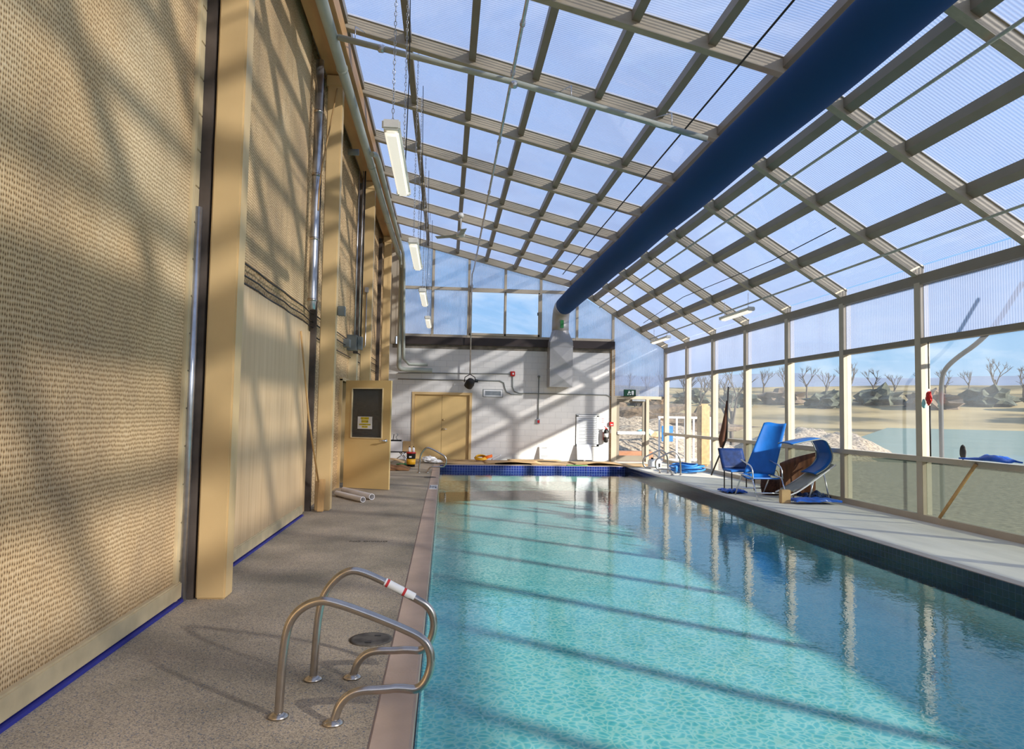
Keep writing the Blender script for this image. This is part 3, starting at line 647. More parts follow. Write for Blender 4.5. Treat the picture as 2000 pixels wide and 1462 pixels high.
# exit sign
t = thing('exit_sign', 'green running-man exit sign over the glazed exit door', 'sign', (6.05, D-.1, 2.2))
MB().box(5.86, 6.26, D-.14, D-.08, 2.16, 2.38, bev=.006).obj('housing', 'green_sign', t)
bm = MB(); y_ = D-.145
bm.box(6.12, 6.19, y_, y_+.004, 2.2, 2.34)
bm.box(6.02, 6.045, y_, y_+.004, 2.31, 2.34); bm.box(6.0, 6.06, y_, y_+.004, 2.26, 2.305); bm.box(5.98, 6.01, y_, y_+.004, 2.2, 2.25); bm.box(6.05, 6.09, y_, y_+.004, 2.2, 2.24); bm.box(6.05, 6.1, y_, y_+.004, 2.28, 2.3)
bm.obj('pictogram', 'white_paint', t)
MB().tube([(5.46, D-.03, 2.1), (5.8, D-.08, 2.13), (6.05, D-.1, 2.16)], .006, 6).obj('feed_cable', 'black_plastic', t)

# square metal duct and blue fabric duct
t = thing('metal_duct', 'square galvanised duct on the white wall rising into a round elbow', 'duct', (3.67, 22.4, 2.4))
def xbox(z0, z1):
    x0, x1, y0, y1 = 3.3, 4.04, 22.05, D-.02
    bm = MB(); bm.box(x0, x1, y0, y1, z0, z1)
    c = Vector(((x0+x1)/2, y0-.03, (z0+z1)/2))      # cross-broken front panel
    cs = [Vector((x0+.01,y0,z0+.01)), Vector((x1-.01,y0,z0+.01)), Vector((x1-.01,y0,z1-.01)), Vector((x0+.01,y0,z1-.01))]
    cv = bm.bm.verts.new(c); vs = [bm.bm.verts.new(p) for p in cs]
    for i in range(4): bm.bm.faces.new((vs[i], vs[(i+1)%4], cv))
    bm.box(x0-.012, x1+.012, y0-.012, y1, z1-.03, z1)
    return bm
xbox(2.4, 3.0).obj('lower_section', 'galv_duct', t); xbox(3.0, 3.72).obj('middle_section', 'galv_duct', t)
# square to round transition
bm = MB(); n = 32; x0, x1, y0, y1 = 3.3, 4.04, 22.05, D-.02; cx, cy, r = 3.67, 22.37, .27
def sqp(a):
    c, s_ = math.cos(a), math.sin(a); k = 1/max(abs(c), abs(s_)); return (cx+c*k*(x1-x0)/2, (y0+y1)/2+s_*k*(y1-y0)/2)
lo = [bm.bm.verts.new((*sqp(2*PI*k/n+PI/4), 3.85)) for k in range(n)]; hi = [bm.bm.verts.new((cx+r*math.cos(2*PI*k/n+PI/4), cy+r*math.sin(2*PI*k/n+PI/4), 4.25)) for k in range(n)]
l2 = [bm.bm.verts.new((*sqp(2*PI*k/n+PI/4), 3.72)) for k in range(n)]
for k in range(n):
    bm.bm.faces.new((lo[k], lo[(k+1)%n], hi[(k+1)%n], hi[k])); bm.bm.faces.new((l2[k], l2[(k+1)%n], lo[(k+1)%n], lo[k]))
bm.obj('transition', 'galv_duct', t)
el = [(cx, cy, 4.2), (cx, cy, 4.42)]+[(cx, cy-.5+.5*math.cos(a), 4.45+.5*math.sin(a)) for a in [i*PI/2/7 for i in range(8)]]+[(cx, cy-.85, 4.95)]
MB().tube(el, .275, 28).obj('elbow', 'galv_duct', t)
MB().box(cx-.05, cx+.06, 22.055, 22.075, 4.3, 4.55).obj('tape_patch', 'green_cord', t)
t = thing('fabric_duct', 'long round blue fabric air duct hanging under the roof', 'duct', (3.66, 10, 4.95))
pts = [(3.66, y, 4.95+.012*math.sin(y*1.7)) for y in [21.5-.55*k for k in range(49)]]
MB().tube(pts, [.28]+[.285]*48, 36).obj('sleeve', 'duct_fabric', t)
MB().tube([(3.66, 21.52, 4.95), (3.66, 21.44, 4.95)], .289, 32, cap=False).obj('clamp_ring', 'galvanised', t)
cb = MB().tube([(3.3, 19.8, 5.58), (3.3, 15, 5.6), (3.3, 8, 5.6), (3.3, YB+.3, 5.62)], .013, 6).obj('suspension_cable', 'black_iron'); tag(cb, 'dark suspension cable stretched above the blue duct', 'cable')
for x, z, lb in ((5.0, 5.07, 'upper thin grey pipe running along the steep roof right of the blue duct'), (6.68, 4.06, 'lower thin grey pipe running along the roof just above the right eave')):
    o = MB().tube([(x, YB+.2, z), (x, D-.2, z)], .02, 8).obj('roof_pipe', 'pipe_grey'); tag(o, lb, 'pipe')
o = MB().tube([(5.85, 20.3, 4.3), (5.75, 16.5, 4.45), (6.0, 12.3, 4.45), (6.0, 10.2, 4.5)], .008, 6).obj('roof_wire', 'black_iron'); tag(o, 'slack dark wire strung along the steep roof on the right', 'wire')

# ------------------------------------------------------------------ hanging lights
def chain(p0, p1, step=.045):
    bm = MB(); a, b_ = Vector(p0), Vector(p1); n = int((b_-a).length/step); t = (b_-a).normalized()
    for k in range(n):
        c = a+t*(k+.5)*step; u = Vector((1,0,0)) if k % 2 else Vector((0,1,0))
        bm.tube([c+t*.028*math.cos(q)+u*.011*math.sin(q) for q in [i*PI/3 for i in range(6)]], .0035, 4, closed=True)
    return bm
def lamp(y0, y1, x, z, lab, group, ct, cable=True):
    yc = (y0+y1)/2
    t = thing('hanging_light', lab, 'light', (x, yc, z), group)
    MB().box(x-.075, x+.075, y0, y1, z, z+.06, bev=.02).obj('housing', 'fan_white', t)
    MB().box(x-.062, x+.062, y0+.05, y1-.05, z-.05, z+.005, bev=.02).obj('diffuser', 'lamp_diffuser', t)
    for y in (y0, y1): MB().box(x-.08, x+.08, y-.03 if y == y0 else y-.02, y+.03 if y == y1 else y+.02, z-.02, z+.07, bev=.015).obj('end_cap', 'fan_white', t)
    for y in (y0+.15, y1-.15): chain((x, y, z+.06), (x, y, ct-.02)).obj('chain', 'galvanised', t)
    if cable: MB().tube([(x+.04, y1-.5, z+.06), (x+.06, y1-.5, z+1.2), (x+.03, y1-.45, ct-.02)], .006, 6).obj('cable', 'black_plastic', t)
    return t
names = ['nearest', 'second', 'third', 'farthest']
for i in range(4):
    y0 = 6.05+4.15*i
    lamp(y0, y0+1.85, -.53, 4.0, '%s of the four lit tube lights hanging in a row along the left side' % names[i], 'lit tube lights hanging on chains', zb(-.53)+.2)
for y0, lab in ((20.3, 'farthest unlit tube light close under the right eave near the exit door'), (14.6, 'unlit tube light close under the right eave, nearer than the one by the exit')):
    lamp(y0, y0+1.6, 6.62, 3.88, lab, 'tube lights under the right eave', zb(6.62)+.2, False)
# ceiling fan
t = thing('ceiling_fan', 'small pale ceiling fan hanging from the roof near the end wall', 'fan', (.28, 17.5, 6.0))
MB().lathe([(.05, 6.46), (.08, 6.5), (.06, 6.58)], (.28, 17.5, 0), 16).obj('canopy', 'fan_white', t)
MB().tube([(.28, 17.5, 6.48), (.28, 17.5, 6.1)], .015, 8).obj('downrod', 'fan_white', t)
MB().lathe([(.05, -.07), (.11, -.05), (.12, .02), (.08, .07), (.03, .1)], (.28, 17.5, 6.03), 18).obj('motor', 'fan_white', t)
for k in range(3):
    a = -PI/2+.1+k*2*PI/3; Mk = Matrix.Translation((.28, 17.5, 6.0)) @ Matrix.Rotation(a, 4, 'Z') @ Matrix.Rotation(.2, 4, 'X')
    MB().box(.1, .68, -.07, .07, -.005, .005, mat=Mk).obj('blade', 'grey_blade', t)

# ------------------------------------------------------------------ things on the left wall
t = thing('vertical_pipe', 'shiny vertical metal pipe on the woven wall before the second post', 'pipe', (-1.98, 10.3, 3))
MB().tube([(-1.97, 10.3, 2.98), (-1.97, 10.3, 3.12), (-1.97, 10.3, 6.7)], [.05, .06, .06], 16).obj('pipe', 'galvanised', t)
for z in (3.1, 4.0, 4.95, 5.9): MB().lathe([(.066, 0), (.068, .02), (.066, .04)], (-1.97, 10.3, z), 16).obj('coupling', 'steel_brushed', t)
for z, lb, y0, y1 in ((2.98, 'topmost dark wire', 6.1, 10.85), (2.86, 'second dark wire', 6.1, 10.85), (2.78, 'lowest dark wire', 6.1, 10.85)):
    o = MB().tube([(-2.04, y0+(y1-y0)*k/12, z+.01*math.sin(k*2.1)) for k in range(13)], .009, 6).obj('wall_wire', 'black_iron'); tag(o, lb+' strung above the plywood sheet', 'wire')
for z, lb in ((3.0, 'topmost dark wire'), (2.86, 'middle dark wire'), (2.66, 'lowest dark wire')):
    o = MB().tube([(-2.06, 11.15, z), (-2.06, 13, z-.01), (-2.06, 15.9, z)], .01, 6).obj('wall_wire', 'black_iron'); tag(o, lb+' on the wall above the open ochre door', 'wire')
    o = MB().tube([(-2.06, 16.2, z), (-2.06, 18.5, z-.01), (-2.06, 20.9, z)], .01, 6).obj('wall_wire', 'black_iron'); tag(o, lb+' between the third and the farthest post', 'wire')
o = MB().box(-1.71, -1.6, 11.0, 11.1, 3.0, 3.15, bev=.006).obj('wall_box', 'grey_paint'); tag(o, 'small grey box on the side of the second ochre post', 'junction box')
t = thing('electrical_cabinet', 'grey electrical box on the wall above the open door', 'electrical box', (-1.9, 15, 2.8))
MB().box(-2.095, -1.9, 14.85, 15.15, 2.8, 3.12).obj('cabinet', 'grey_paint', t)
MB().box(-1.89, -1.80, 14.95, 15.15, 2.82, 3.1, bev=.006).obj('side_box', 'grey_paint', t)
MB().box(-2.1, -1.98, 14.35, 14.6, 2.82, 2.98).obj('small_box', 'grey_paint', t)
for x, m_ in ((-1.97, 'galvanised'), (-1.88, 'galvanised'), (-1.84, 'black_iron')):
    o = MB().tube([(x, 15.05, 3.1), (x, 15.05, 6.7)], .016, 8).obj('riser', m_, t)
o = MB().box(-2.1, -1.93, 15.2, 15.42, 0.0, 2.75).obj('wall_chase', 'cream_trim'); tag(o, 'pale boxed riser below the grey electrical box', 'riser')
t = thing('post_conduit', 'thin conduit with a small fitting on the third ochre post', 'conduit', (-1.83, 15.93, 3))
MB().tube([(-1.84, 15.92, 4.2), (-1.84, 15.92, 3.0), (-1.86, 15.9, 2.95)], .012, 8).obj('pipe', 'galvanised', t); MB().box(-1.88, -1.8, 15.87, 15.95, 4.2, 4.32, bev=.01).obj('fitting', 'galvanised', t)
o = MB().tube(smooth_path([(-1.80, 10.86, 6.55), (-1.86, 10.5, 5.6), (-1.9, 10.2, 4.9), (-1.9, 10.15, 4.4)], 2), .012, 6).obj('hanging_rope', 'rope_tan'); tag(o, 'tan rope hanging from the second post top to the metal pipe', 'rope')
t = thing('wooden_paddle', 'long thin wooden pole with a flat blade leaning by the second post', 'pole', (-1.85, 10.8, 0))
MB().tube([(-2.0, 9.75, 2.6), (-1.94, 10.2, 1.4), (-1.86, 10.68, .45)], .014, 8).obj('pole', 'pale_wood', t)
Mk = Matrix.Translation((-1.83, 10.76, .24)) @ Matrix.Rotation(-.25, 4, 'X')
MB().box(-.05, .05, -.012, .012, -.235, .25, bev=.008, mat=Mk).obj('blade', 'pale_wood', t)
# white pipes on the deck
for p0, p1, r, lb in (((-1.9, 12.75, .05), (-1.33, 11.85, .05), .047, 'front one of two white plastic pipes lying on the deck by the door'), ((-1.85, 13.25, .055), (-1.22, 12.2, .055), .053, 'rear one of two white plastic pipes lying on the deck by the door')):
    bm = MB(); bm.tube([p0, p1], r, 16, cap=False); bm.tube([p0, p1], r-.008, 16, cap=False)
    d_ = (Vector(p1)-Vector(p0)).normalized()
    bm.tube([Vector(p1)-d_*.001, Vector(p1)], [r, r-.008], 16, cap=False); bm.tube([p0, Vector(p0)+d_*.001], [r-.008, r], 16, cap=False)
    tag(bm.obj('plastic_pipe', 'pvc_white'), lb, 'pipe')

# ------------------------------------------------------------------ clutter at the far left corner
t = thing('folding_stand', 'low folding stand with crossed steel legs beside the open door', 'stand', (-1.35, 20.7, 0))
MB().box(-1.62, -1.0, 20.45, 20.95, .34, .37).obj('top', 'black_plastic', t)
for sx in (20.5, 20.9):
    MB().tube([(-1.58, sx, .0), (-1.12, sx, .34)], .012, 8).obj('leg', 'chrome', t); MB().tube([(-1.0, sx, .0), (-1.3, sx, .34)], .012, 8).obj('leg', 'chrome', t)
o = MB().box(-1.66, -1.22, 20.45, 20.9, .37, .66, bev=.005).obj('white_box', 'pvc_white'); tag(o, 'pale grey box on the folding stand', 'box')
t = thing('cardboard_box', 'open cardboard box at the right end of the folding stand', 'box', (-1.1, 20.6, .37)); MB().box(-1.21, -.98, 20.45, 20.8, .371, .66).obj('body', 'cardboard', t)
MB().box(-.98, -.9, 20.44, 20.6, .55, .56, mat=None).obj('flap', 'cardboard', t)
t = thing('tool_tray', 'black tray of small tools on top of the pale box', 'tray', (-1.4, 20.6, .66)); MB().box(-1.62, -1.25, 20.47, 20.7, .661, .70, bev=.006).obj('tray', 'black_plastic', t)
MB().tube([(-1.5, 20.6, .7), (-1.48, 20.6, .86)], .012, 6).obj('tool', 'black_iron', t); MB().tube([(-1.38, 20.6, .7), (-1.42, 20.6, .78), (-1.36, 20.6, .84), (-1.4, 20.6, .88)], .01, 6).obj('tool', 'grey_paint', t)
t = thing('bucket', 'black bucket with a yellow-orange label standing by the far left pool rail', 'bucket', (-.92, 19.6, 0))
MB().lathe([(.11, 0.002), (.125, .36), (.132, .37), (.12, .38)], (-.92, 19.6, 0), 24).obj('pail', 'black_plastic', t)
MB().lathe([(.1215, .07), (.1265, .22)], (-.92, 19.6, 0), 24).obj('label_band', 'yellow_plastic', t); MB().box(-.97, -.9, 19.465, 19.474, .26, .3).obj('sticker', 'paper_white', t)
MB().lathe([(.135, 0), (.14, .02), (.12, .035)], (-.92, 19.6, .37), 24).obj('rim', 'red_plastic', t)
for x, lb in ((-.97, 'left'), (-.86, 'right')):
    t = thing('spray_bottle', '%s one of two small white bottles standing in the black bucket' % lb, 'bottle', (x, 19.6, .4), 'bottles in the bucket')
    MB().lathe([(.035, 0), (.037, .1), (.015, .13)], (x, 19.6, .406), 14).obj('body', 'white_paint', t); MB().lathe([(.014, 0), (.016, .03)], (x, 19.6, .535), 10).obj('cap', 'black_plastic', t)
o = MB().sheet(lambda u, v: (-1.75+.85*u, 18.2+1.0*v, .02+.12*math.sin(PI*u)*math.sin(PI*v)*(1+.4*math.sin(9*u))+.02*noise.noise(Vector((u*5, v*5, 1)))), 16, 12, .02).obj('folded_cardboard', 'cardboard_dark'); tag(o, 'heap of bent brown cardboard on the deck beside the door', 'cardboard')
o = MB().sheet(lambda u, v: (-1.8+.72*u, 18.9+.6*v, .14+.1*math.sin(PI*u)+.03*noise.noise(Vector((u*5, v*5, 3)))), 12, 8, .01).obj('folded_cardboard', 'cardboard'); tag(o, 'lighter cardboard piece on top of the brown heap', 'cardboard')
o = MB().tube([(-1.15+.18*math.cos(k*.6)*(1+.15*math.sin(k)), 20.0+.2*math.sin(k*.6), .012+.0008*k) for k in range(40)], .01, 6).obj('cord_coil', 'green_cord'); tag(o, 'tangle of green cord between the stand and the bucket', 'cord')
o = MB().blob((-.45, 21.2, .1), .2, 3, .35, 3, 2, (1.1, .8, .5)).obj('white_bag', 'paper_white'); tag(o, 'crumpled white bag on the deck before the double door', 'bag')
o = MB().blob((-.25, 20.95, .06), .14, 3, .35, 3, 5, (1.3, .8, .45)).obj('white_bag', 'paper_white'); tag(o, 'smaller crumpled white bag right of the other', 'bag')
t = thing('rope_coil', 'orange and yellow coil lying on the cardboard right of the double door', 'coil', (1.25, 22.0, .03))
MB().tube([(1.14+(.2-.015*(k//13))*math.cos(k*.5), 21.9+(.2-.015*(k//13))*math.sin(k*.5), .105+.0012*k+.05*math.sin(k*.5)) for k in range(50)], .02, 6).obj('yellow_rope', 'yellow_plastic', t)
MB().tube([(1.34+.14*math.cos(k*.5), 21.95+.14*math.sin(k*.5), .11+.0018*k+.04*math.cos(k*.5)) for k in range(38)], .024, 6).obj('orange_rope', 'orange_plastic', t)
o = MB().sheet(lambda u, v: (1.5+.28*u, 22.05+.35*v, .05+.14*u+.03*math.sin(6*v)), 8, 6, .004).obj('paper_sheet', 'paper_white'); tag(o, 'white paper sheet beside the orange coil', 'paper')
# cardboard sheets along the end deck
cds = [(-.2, 1.5, 20.75, 21.9, .012, 0), (1.2, 2.9, 20.8, 22.2, .03, .02), (2.6, 4.3, 20.7, 21.9, .014, -.02), (3.9, 5.4, 20.75, 21.9, .034, .03), (-.1, 1.1, 21.95, 22.45, .022, 0), (2.0, 3.7, 21.9, 22.45, .05, .0), (5.2, 6.4, 20.3, 21.6, .018, .25)]
pos = ['at the far left by the double door', 'under the orange coil', 'in the middle of the end deck', 'below the white leaning panel', 'pushed back against the wall by the coil', 'under the leaning notice', 'at the far right before the exit door']
for k, (x0, x1, y0, y1, z, a) in enumerate(cds):
    ca, sa = math.cos(a), math.sin(a); cx_, cy_ = (x0+x1)/2, (y0+y1)/2
    def f(u, v, x0=x0, x1=x1, y0=y0, y1=y1, z=z, k=k):
        x = x0+(x1-x0)*u-cx_; y = y0+(y1-y0)*v-cy_
        return (cx_+x*ca-y*sa, cy_+x*sa+y*ca, z+.02*max(0, noise.noise(Vector((u*3+k*5, v*2, 0))))+(.05*max(0, 1-v*5)*math.sin(PI*u)**2 if k in (1, 3) else 0))
    o = MB().sheet(f, 14, 8, .008).obj('cardboard_sheet', 'cardboard' if k != 3 else 'cardboard'); tag(o, 'flat tan cardboard sheet %s' % pos[k], 'cardboard', 'cardboard sheets on the end deck')
o = MB().tube([(3.6+.08*k, 20.5+.015*math.sin(k), .02) for k in range(9)], .016, 8).obj('green_hose', 'green_cord'); tag(o, 'short green hose on the far coping', 'hose')
o = MB().box(5.12, 5.26, D-.006, D-.001, 1.22, 1.46).obj('wall_note', 'paper_white'); tag(o, 'small white note with three red lines above the fire extinguisher', 'notice')
for k in range(3):
    q = MB().box(5.15, 5.23, D-.0075, D-.006, 1.27+k*.06, 1.285+k*.06).obj('red_line', 'ink_red'); q.parent = o
# leaning panel and notice
Mk = Matrix.Translation((4.55, D-.22, .06)) @ Matrix.Rotation(-.3, 4, 'X')
o = MB().box(-.24, .24, -.008, .008, 0, .52, mat=Mk).obj('white_board', 'white_panel'); tag(o, 'blank white panel leaning against the wall below the louvre', 'panel')
t = thing('leaning_notice', 'white notice with red lines of text leaning at the foot of the wall', 'sign', (3.24, D-.16, .06)); Mk = Matrix.Translation((3.24, D-.16, .07)) @ Matrix.Rotation(-.28, 4, 'X')
MB().box(-.16, .16, -.004, .004, 0, .42, mat=Mk).obj('board', 'paper_white', t)
bm = MB()
for z, w0 in ((.385, .2), (.36, .17)):
    k = -w0/2
    while k < w0/2: bm.box(k, k+.016, -.006, -.0045, z-.008, z+.008, mat=Mk); k += .022
for z, w0 in ((.1, .24), (.065, .22), (.03, .2)):
    k = -w0/2
    while k < w0/2: bm.box(k, k+.02, -.006, -.0045, z-.009, z+.009, mat=Mk); k += .03
bm.obj('dark_lettering', 'ink_black', t)
bm = MB()
for i in range(9):
    w0 = .13+.1*((i*7) % 5)/5; bm.box(-w0/2, w0/2, -.006, -.0045, .135+i*.022, .142+i*.022, mat=Mk)
bm.obj('red_lettering', 'ink_red', t)

# ------------------------------------------------------------------ right deck: hose, canister, umbrella, chairs
t = thing('hose_coil', 'bright blue pool hose heaped on the deck behind the right rails', 'hose', (6.6, 18.6, 0))
pts = []
for k in range(120):
    a = k*.33; r = .42+.12*math.sin(k*.21)
    pts.append((6.6+r*1.0*math.cos(a)*.85, 18.6+r*1.1*math.sin(a), .035+.0016*k+.015*math.sin(k*.9)))
MB().tube(pts, .025, 8).obj('hose', 'blue_hose', t)
MB().tube([(6.15, 18.2, .03), (6.1, 18.0, .1), (6.08, 17.95, .22)], .035, 10).obj('hose_end', 'blue_hose', t)
t = thing('white_canister', 'white canister with a barcode standing behind the far right rails', 'container', (6.1, 19.8, 0))
MB().box(5.9, 6.25, 19.7, 19.95, .002, .27, bev=.03).obj('body', 'white_paint', t); MB().lathe([(.04, 0), (.035, .05)], (6.0, 19.82, .268), 14).obj('cap', 'black_plastic', t)
MB().box(6.15, 6.2, 19.694, 19.7, .05, .16).obj('barcode_label', 'black_iron', t)
t = thing('folded_umbrella', 'folded brown parasol leaning against the right window wall', 'umbrella', (6.95, 17.2, 0))
MB().tube([(6.9, 17.6, .02), (7.15, 17.2, 1.0), (7.17, 17.15, 2.3)], .022, 8).obj('pole', 'black_iron', t)
MB().tube([(7.06, 17.35, .75), (7.08, 17.32, .95), (7.12, 17.27, 1.25), (7.14, 17.22, 1.6), (7.155, 17.2, 1.95)], [.03, .1, .085, .05, .02], 10).obj('canopy', 'brown_cloth', t)

def frame_tubes(lst, r, mat, t, nm='frame'):
    for i, p in enumerate(lst): MB().tube(smooth_path(p, 2), r, 8).obj(nm, mat, t)
# tall blue sling chair
t = thing('lounge_chair', 'tall-backed bright blue sling chair with a bare metal frame', 'chair', (6.1, 13.0, 0))
def back(u, v): # u across, v up
    x = 5.98+.50*v+(.52-.16*v)*(u-.5)+.10; y = 13.1-.22*(u-.5)+.35*v; z = .44+.98*v
    return (x, y+.06*math.cos(PI*(u-.5)*1.2), z+.015*math.sin(6*u))
MB().sheet(back, 10, 14, .02).obj('backrest', 'blue_sling', t)
MB().sheet(lambda u, v: (5.72+.52*u, 12.55+.55*v, .40-.05*math.sin(PI*v)+.04*v), 10, 8, .02).obj('seat', 'blue_sling', t)
for s_, x in ((0, 5.70), (1, 6.27)):
    MB().tube([(x, 12.5, .41), (x, 13.1, .44)], .014, 8).obj('seat_rail', 'chrome', t)
    MB().tube([(x, 12.55, .42), (x+.02, 12.35, 0.01)], .014, 8).obj('leg', 'chrome', t)
    MB().tube([(x, 13.0, .42), (x+.02, 13.35, 0.01)], .014, 8).obj('leg', 'chrome', t)
    MB().tube(smooth_path([(x, 12.5, .4), (x-.02, 12.5, .62), (x+.05, 12.95, .66), (x+.08, 13.2, .7)], 2), .013, 8).obj('armrest', 'galvanised', t)
MB().tube([(5.7, 12.42, .14), (6.27, 12.42, .14)], .012, 8).obj('stretcher', 'chrome', t); MB().tube([(5.7, 13.28, .14), (6.27, 13.28, .14)], .012, 8).obj('stretcher', 'chrome', t)
# curved blue sling lounger
t = thing('sun_lounger', 'curved blue sling lounger tipped against the window post', 'chair', (6.8, 12.5, 0))
prof = smooth_path([(6.35, 0, 1.04), (6.7, 0, 1.12), (6.98, 0, 1.16), (7.08, 0, 1.0), (7.14, 0, .8), (7.02, 0, .62), (6.8, 0, .5)], 2)
def sl(u, v):
    i = min(len(prof)-1, int(round(u*(len(prof)-1)))); p = prof[i]; return (p.x, 12.3+.5*v, p.z+.02*math.sin(3*v))
MB().sheet(sl, len(prof)-1, 5, .02).obj('sling', 'blue_sling', t)
MB().sheet(lambda u, v: (6.4+.78*u, 12.35+.5*v, .18+.5*u**1.2), 12, 5, .02).obj('seat_base', 'grey_blade', t)
for y in (12.28, 12.84):
    MB().tube(smooth_path([(6.3, y, .12), (6.5, y, .2), (7.18, y, .68)], 2), .014, 8).obj('side_rail', 'pvc_white', t)
    MB().tube([(6.95, y, .52), (7.05, y-.02, .01)], .014, 8).obj('leg', 'galvanised', t); MB().tube([(6.75, y, .38), (6.65, y, .01)], .014, 8).obj('leg', 'galvanised', t)
    MB().tube([(p.x, y, p.z) for p in prof], .012, 8).obj('bow_frame', 'grey_paint', t)
o = MB().sheet(lambda u, v: (6.45+.72*u, 12.95+.12*math.sin(3*u), .02+.85*v*(.75+.25*u)), 10, 8, .025).obj('brown_panel', 'brown_board'); tag(o, 'dark brown wooden panel behind the curved lounger', 'panel')
t = thing('wicker_basket', 'round brown wicker basket between the two blue chairs', 'basket', (6.5, 13.35, 0))
MB().lathe([(.17, 0.002), (.2, .16), (.19, .3), (.17, .3), (.17, .05)], (6.5, 13.45, 0), 20).obj('body', 'wicker', t)
MB().tube([(6.31, 13.45, .3), (6.36, 13.45, .46), (6.5, 13.45, .52), (6.64, 13.45, .46), (6.69, 13.45, .3)], .01, 6).obj('handle', 'rope_tan', t)
o = MB().sheet(lambda u, v: (6.2+.85*u, 11.85+.35*v, .04+.05*abs(noise.noise(Vector((u*4, v*4, 7))))+.02), 14, 8, .03).obj('blue_cover', 'blue_tarp'); tag(o, 'flat blue cover on the deck in front of the lounger', 'cover')
o = MB().sheet(lambda u, v: (5.62+.42*u, 13.5+.5*v, .03+.06*abs(noise.noise(Vector((u*4, v*4, 9))))), 12, 8, .03).obj('blue_cover', 'blue_tarp'); tag(o, 'crumpled blue cover near the pool edge left of the tall chair', 'cover')
o = MB().box(6.02, 6.2, 12.05, 12.15, .002, .24, bev=.01).obj('small_crate', 'cardboard'); tag(o, 'small tan upright carton in front of the tall blue chair', 'box')
o = MB().sheet(lambda u, v: (6.6+.5*u, 12.3+.4*v, .08+.12*abs(noise.noise(Vector((u*4, v*4, 4))))), 12, 8, .03).obj('dark_cover', 'dark_blue_tarp'); tag(o, 'dark blue cover bundled under the curved lounger', 'cover')
o = MB().blob((5.75, 14.6, .55), .22, 3, .5, 2.5, 4, (1, 1, 1)).obj('bundle', 'dark_blue_tarp')
bpy.data.objects.remove(o)
t = thing('side_chair', 'teal patterned chair half hidden behind the tall blue chair', 'chair', (6.1, 14.6, 0))
MB().sheet(lambda u, v: (5.95+.55*u, 14.55+.25*v, .42+.42*v), 8, 8, .03).obj('backrest', 'dark_blue_tarp', t); MB().box(5.95, 6.5, 14.1, 14.55, .38, .42, bev=.01).obj('seat', 'blue_sling', t)
for x in (5.98, 6.47):
    for y in (14.13, 14.52): MB().tube([(x, y, .4), (x, y, .005)], .014, 8).obj('leg', 'black_iron', t)

# near right window things
t = thing('hanging_float', 'dark red and pale blue item hanging on a cord in the right window', 'ornament', (7.2, 9.75, 1.85))
MB().tube([(7.21, 9.8, 2.7), (7.21, 9.8, 2.0)], .008, 6).obj('cord', 'black_iron', t)
MB().blob((7.205, 9.8, 1.86), .05, 3, .3, 3, 1, (.6, 1.1, 2.1)).obj('body', 'red_plastic', t); MB().blob((7.19, 9.89, 1.78), .035, 3, .3, 3, 6, (.6, 1, 2)).obj('tag', 'cyan_sheet', t)
o = MB().tube([(7.22, 9.8, 1.75), (7.22, 9.8, .99)], .011, 6).obj('window_cord', 'black_iron'); tag(o, 'dark cord hanging below the dark red item to the sill', 'cord')
o = MB().tube(smooth_path([(7.7, 10.2, -.35), (7.7, 10.2, 1.2), (7.7, 10.2, 2.15), (7.7, 10.05, 2.4), (7.7, 9.2, 2.75), (7.7, 8.6, 3.4)], 3), .035, 10).obj('bent_pipe', 'stone_dark'); tag(o, 'curved dark grey pipe outside the nearest right window', 'pipe')
o = MB().sheet(lambda u, v: (7.04+.2*v, 8.15+.85*u, .985+.03+.10*math.sin(PI*v)*abs(noise.noise(Vector((u*5, v*3, 2)))+.6)*math.sin(PI*min(1,u*1.1+.05))), 18, 8, .02).obj('blue_tarp', 'blue_tarp'); tag(o, 'blue tarpaulin bundle on the sill of the nearest right window', 'tarpaulin')
t = thing('dark_fin', 'dark grey paddle-shaped item standing up behind the blue tarpaulin', 'paddle', (7.2, 9.1, 1))
MB().blob((7.2, 9.12, 1.09), .07, 3, .1, 2, 3, (.35, .8, 1.5)).obj('blade', 'dirty_grey', t)
o = MB().tube([(7.22, 8.9, .95), (7.2, 9.6, .12)], .03, 4).obj('prop_stick', 'pale_wood'); tag(o, 'slanting wooden prop against the frosted lower panel', 'stick')

# ------------------------------------------------------------------ outdoors
def gz(x, y):
    d = math.hypot(x, y)
    z = -.4
    if d > 185: z += (d-185)*.085*(1+.2*noise.noise(Vector((x*.01, y*.01, 0))))
    z += .15*noise.noise(Vector((x*.08, y*.08, 3)))*min(1, max(0, (d-12)/20))
    return z
bm = MB(); rows = []
radii = [0, 8, 14, 20, 26, 32, 40, 52, 70, 95, 130, 165, 185, 195, 215, 240, 265, 290, 320, 360, 420]; NA = 96
for r in radii:
    row = []
    for k in range(NA):
        a = 2*PI*k/NA; x, y = r*math.cos(a)+3, r*math.sin(a)+10
        row.append(bm.bm.verts.new((x, y, gz(x, y) if r > 24 else -.45)))
    rows.append(row)
for A, B in zip(rows[1:], rows[2:]):
    for k in range(NA):
        f_ = bm.bm.faces.new((A[k], A[(k+1)%NA], B[(k+1)%NA], B[k])); f_.smooth = True
lo = bm.obj('grass_land', 'land'); tag(lo, 'straw coloured fields and gravel ground outside', 'ground', kind='structure')
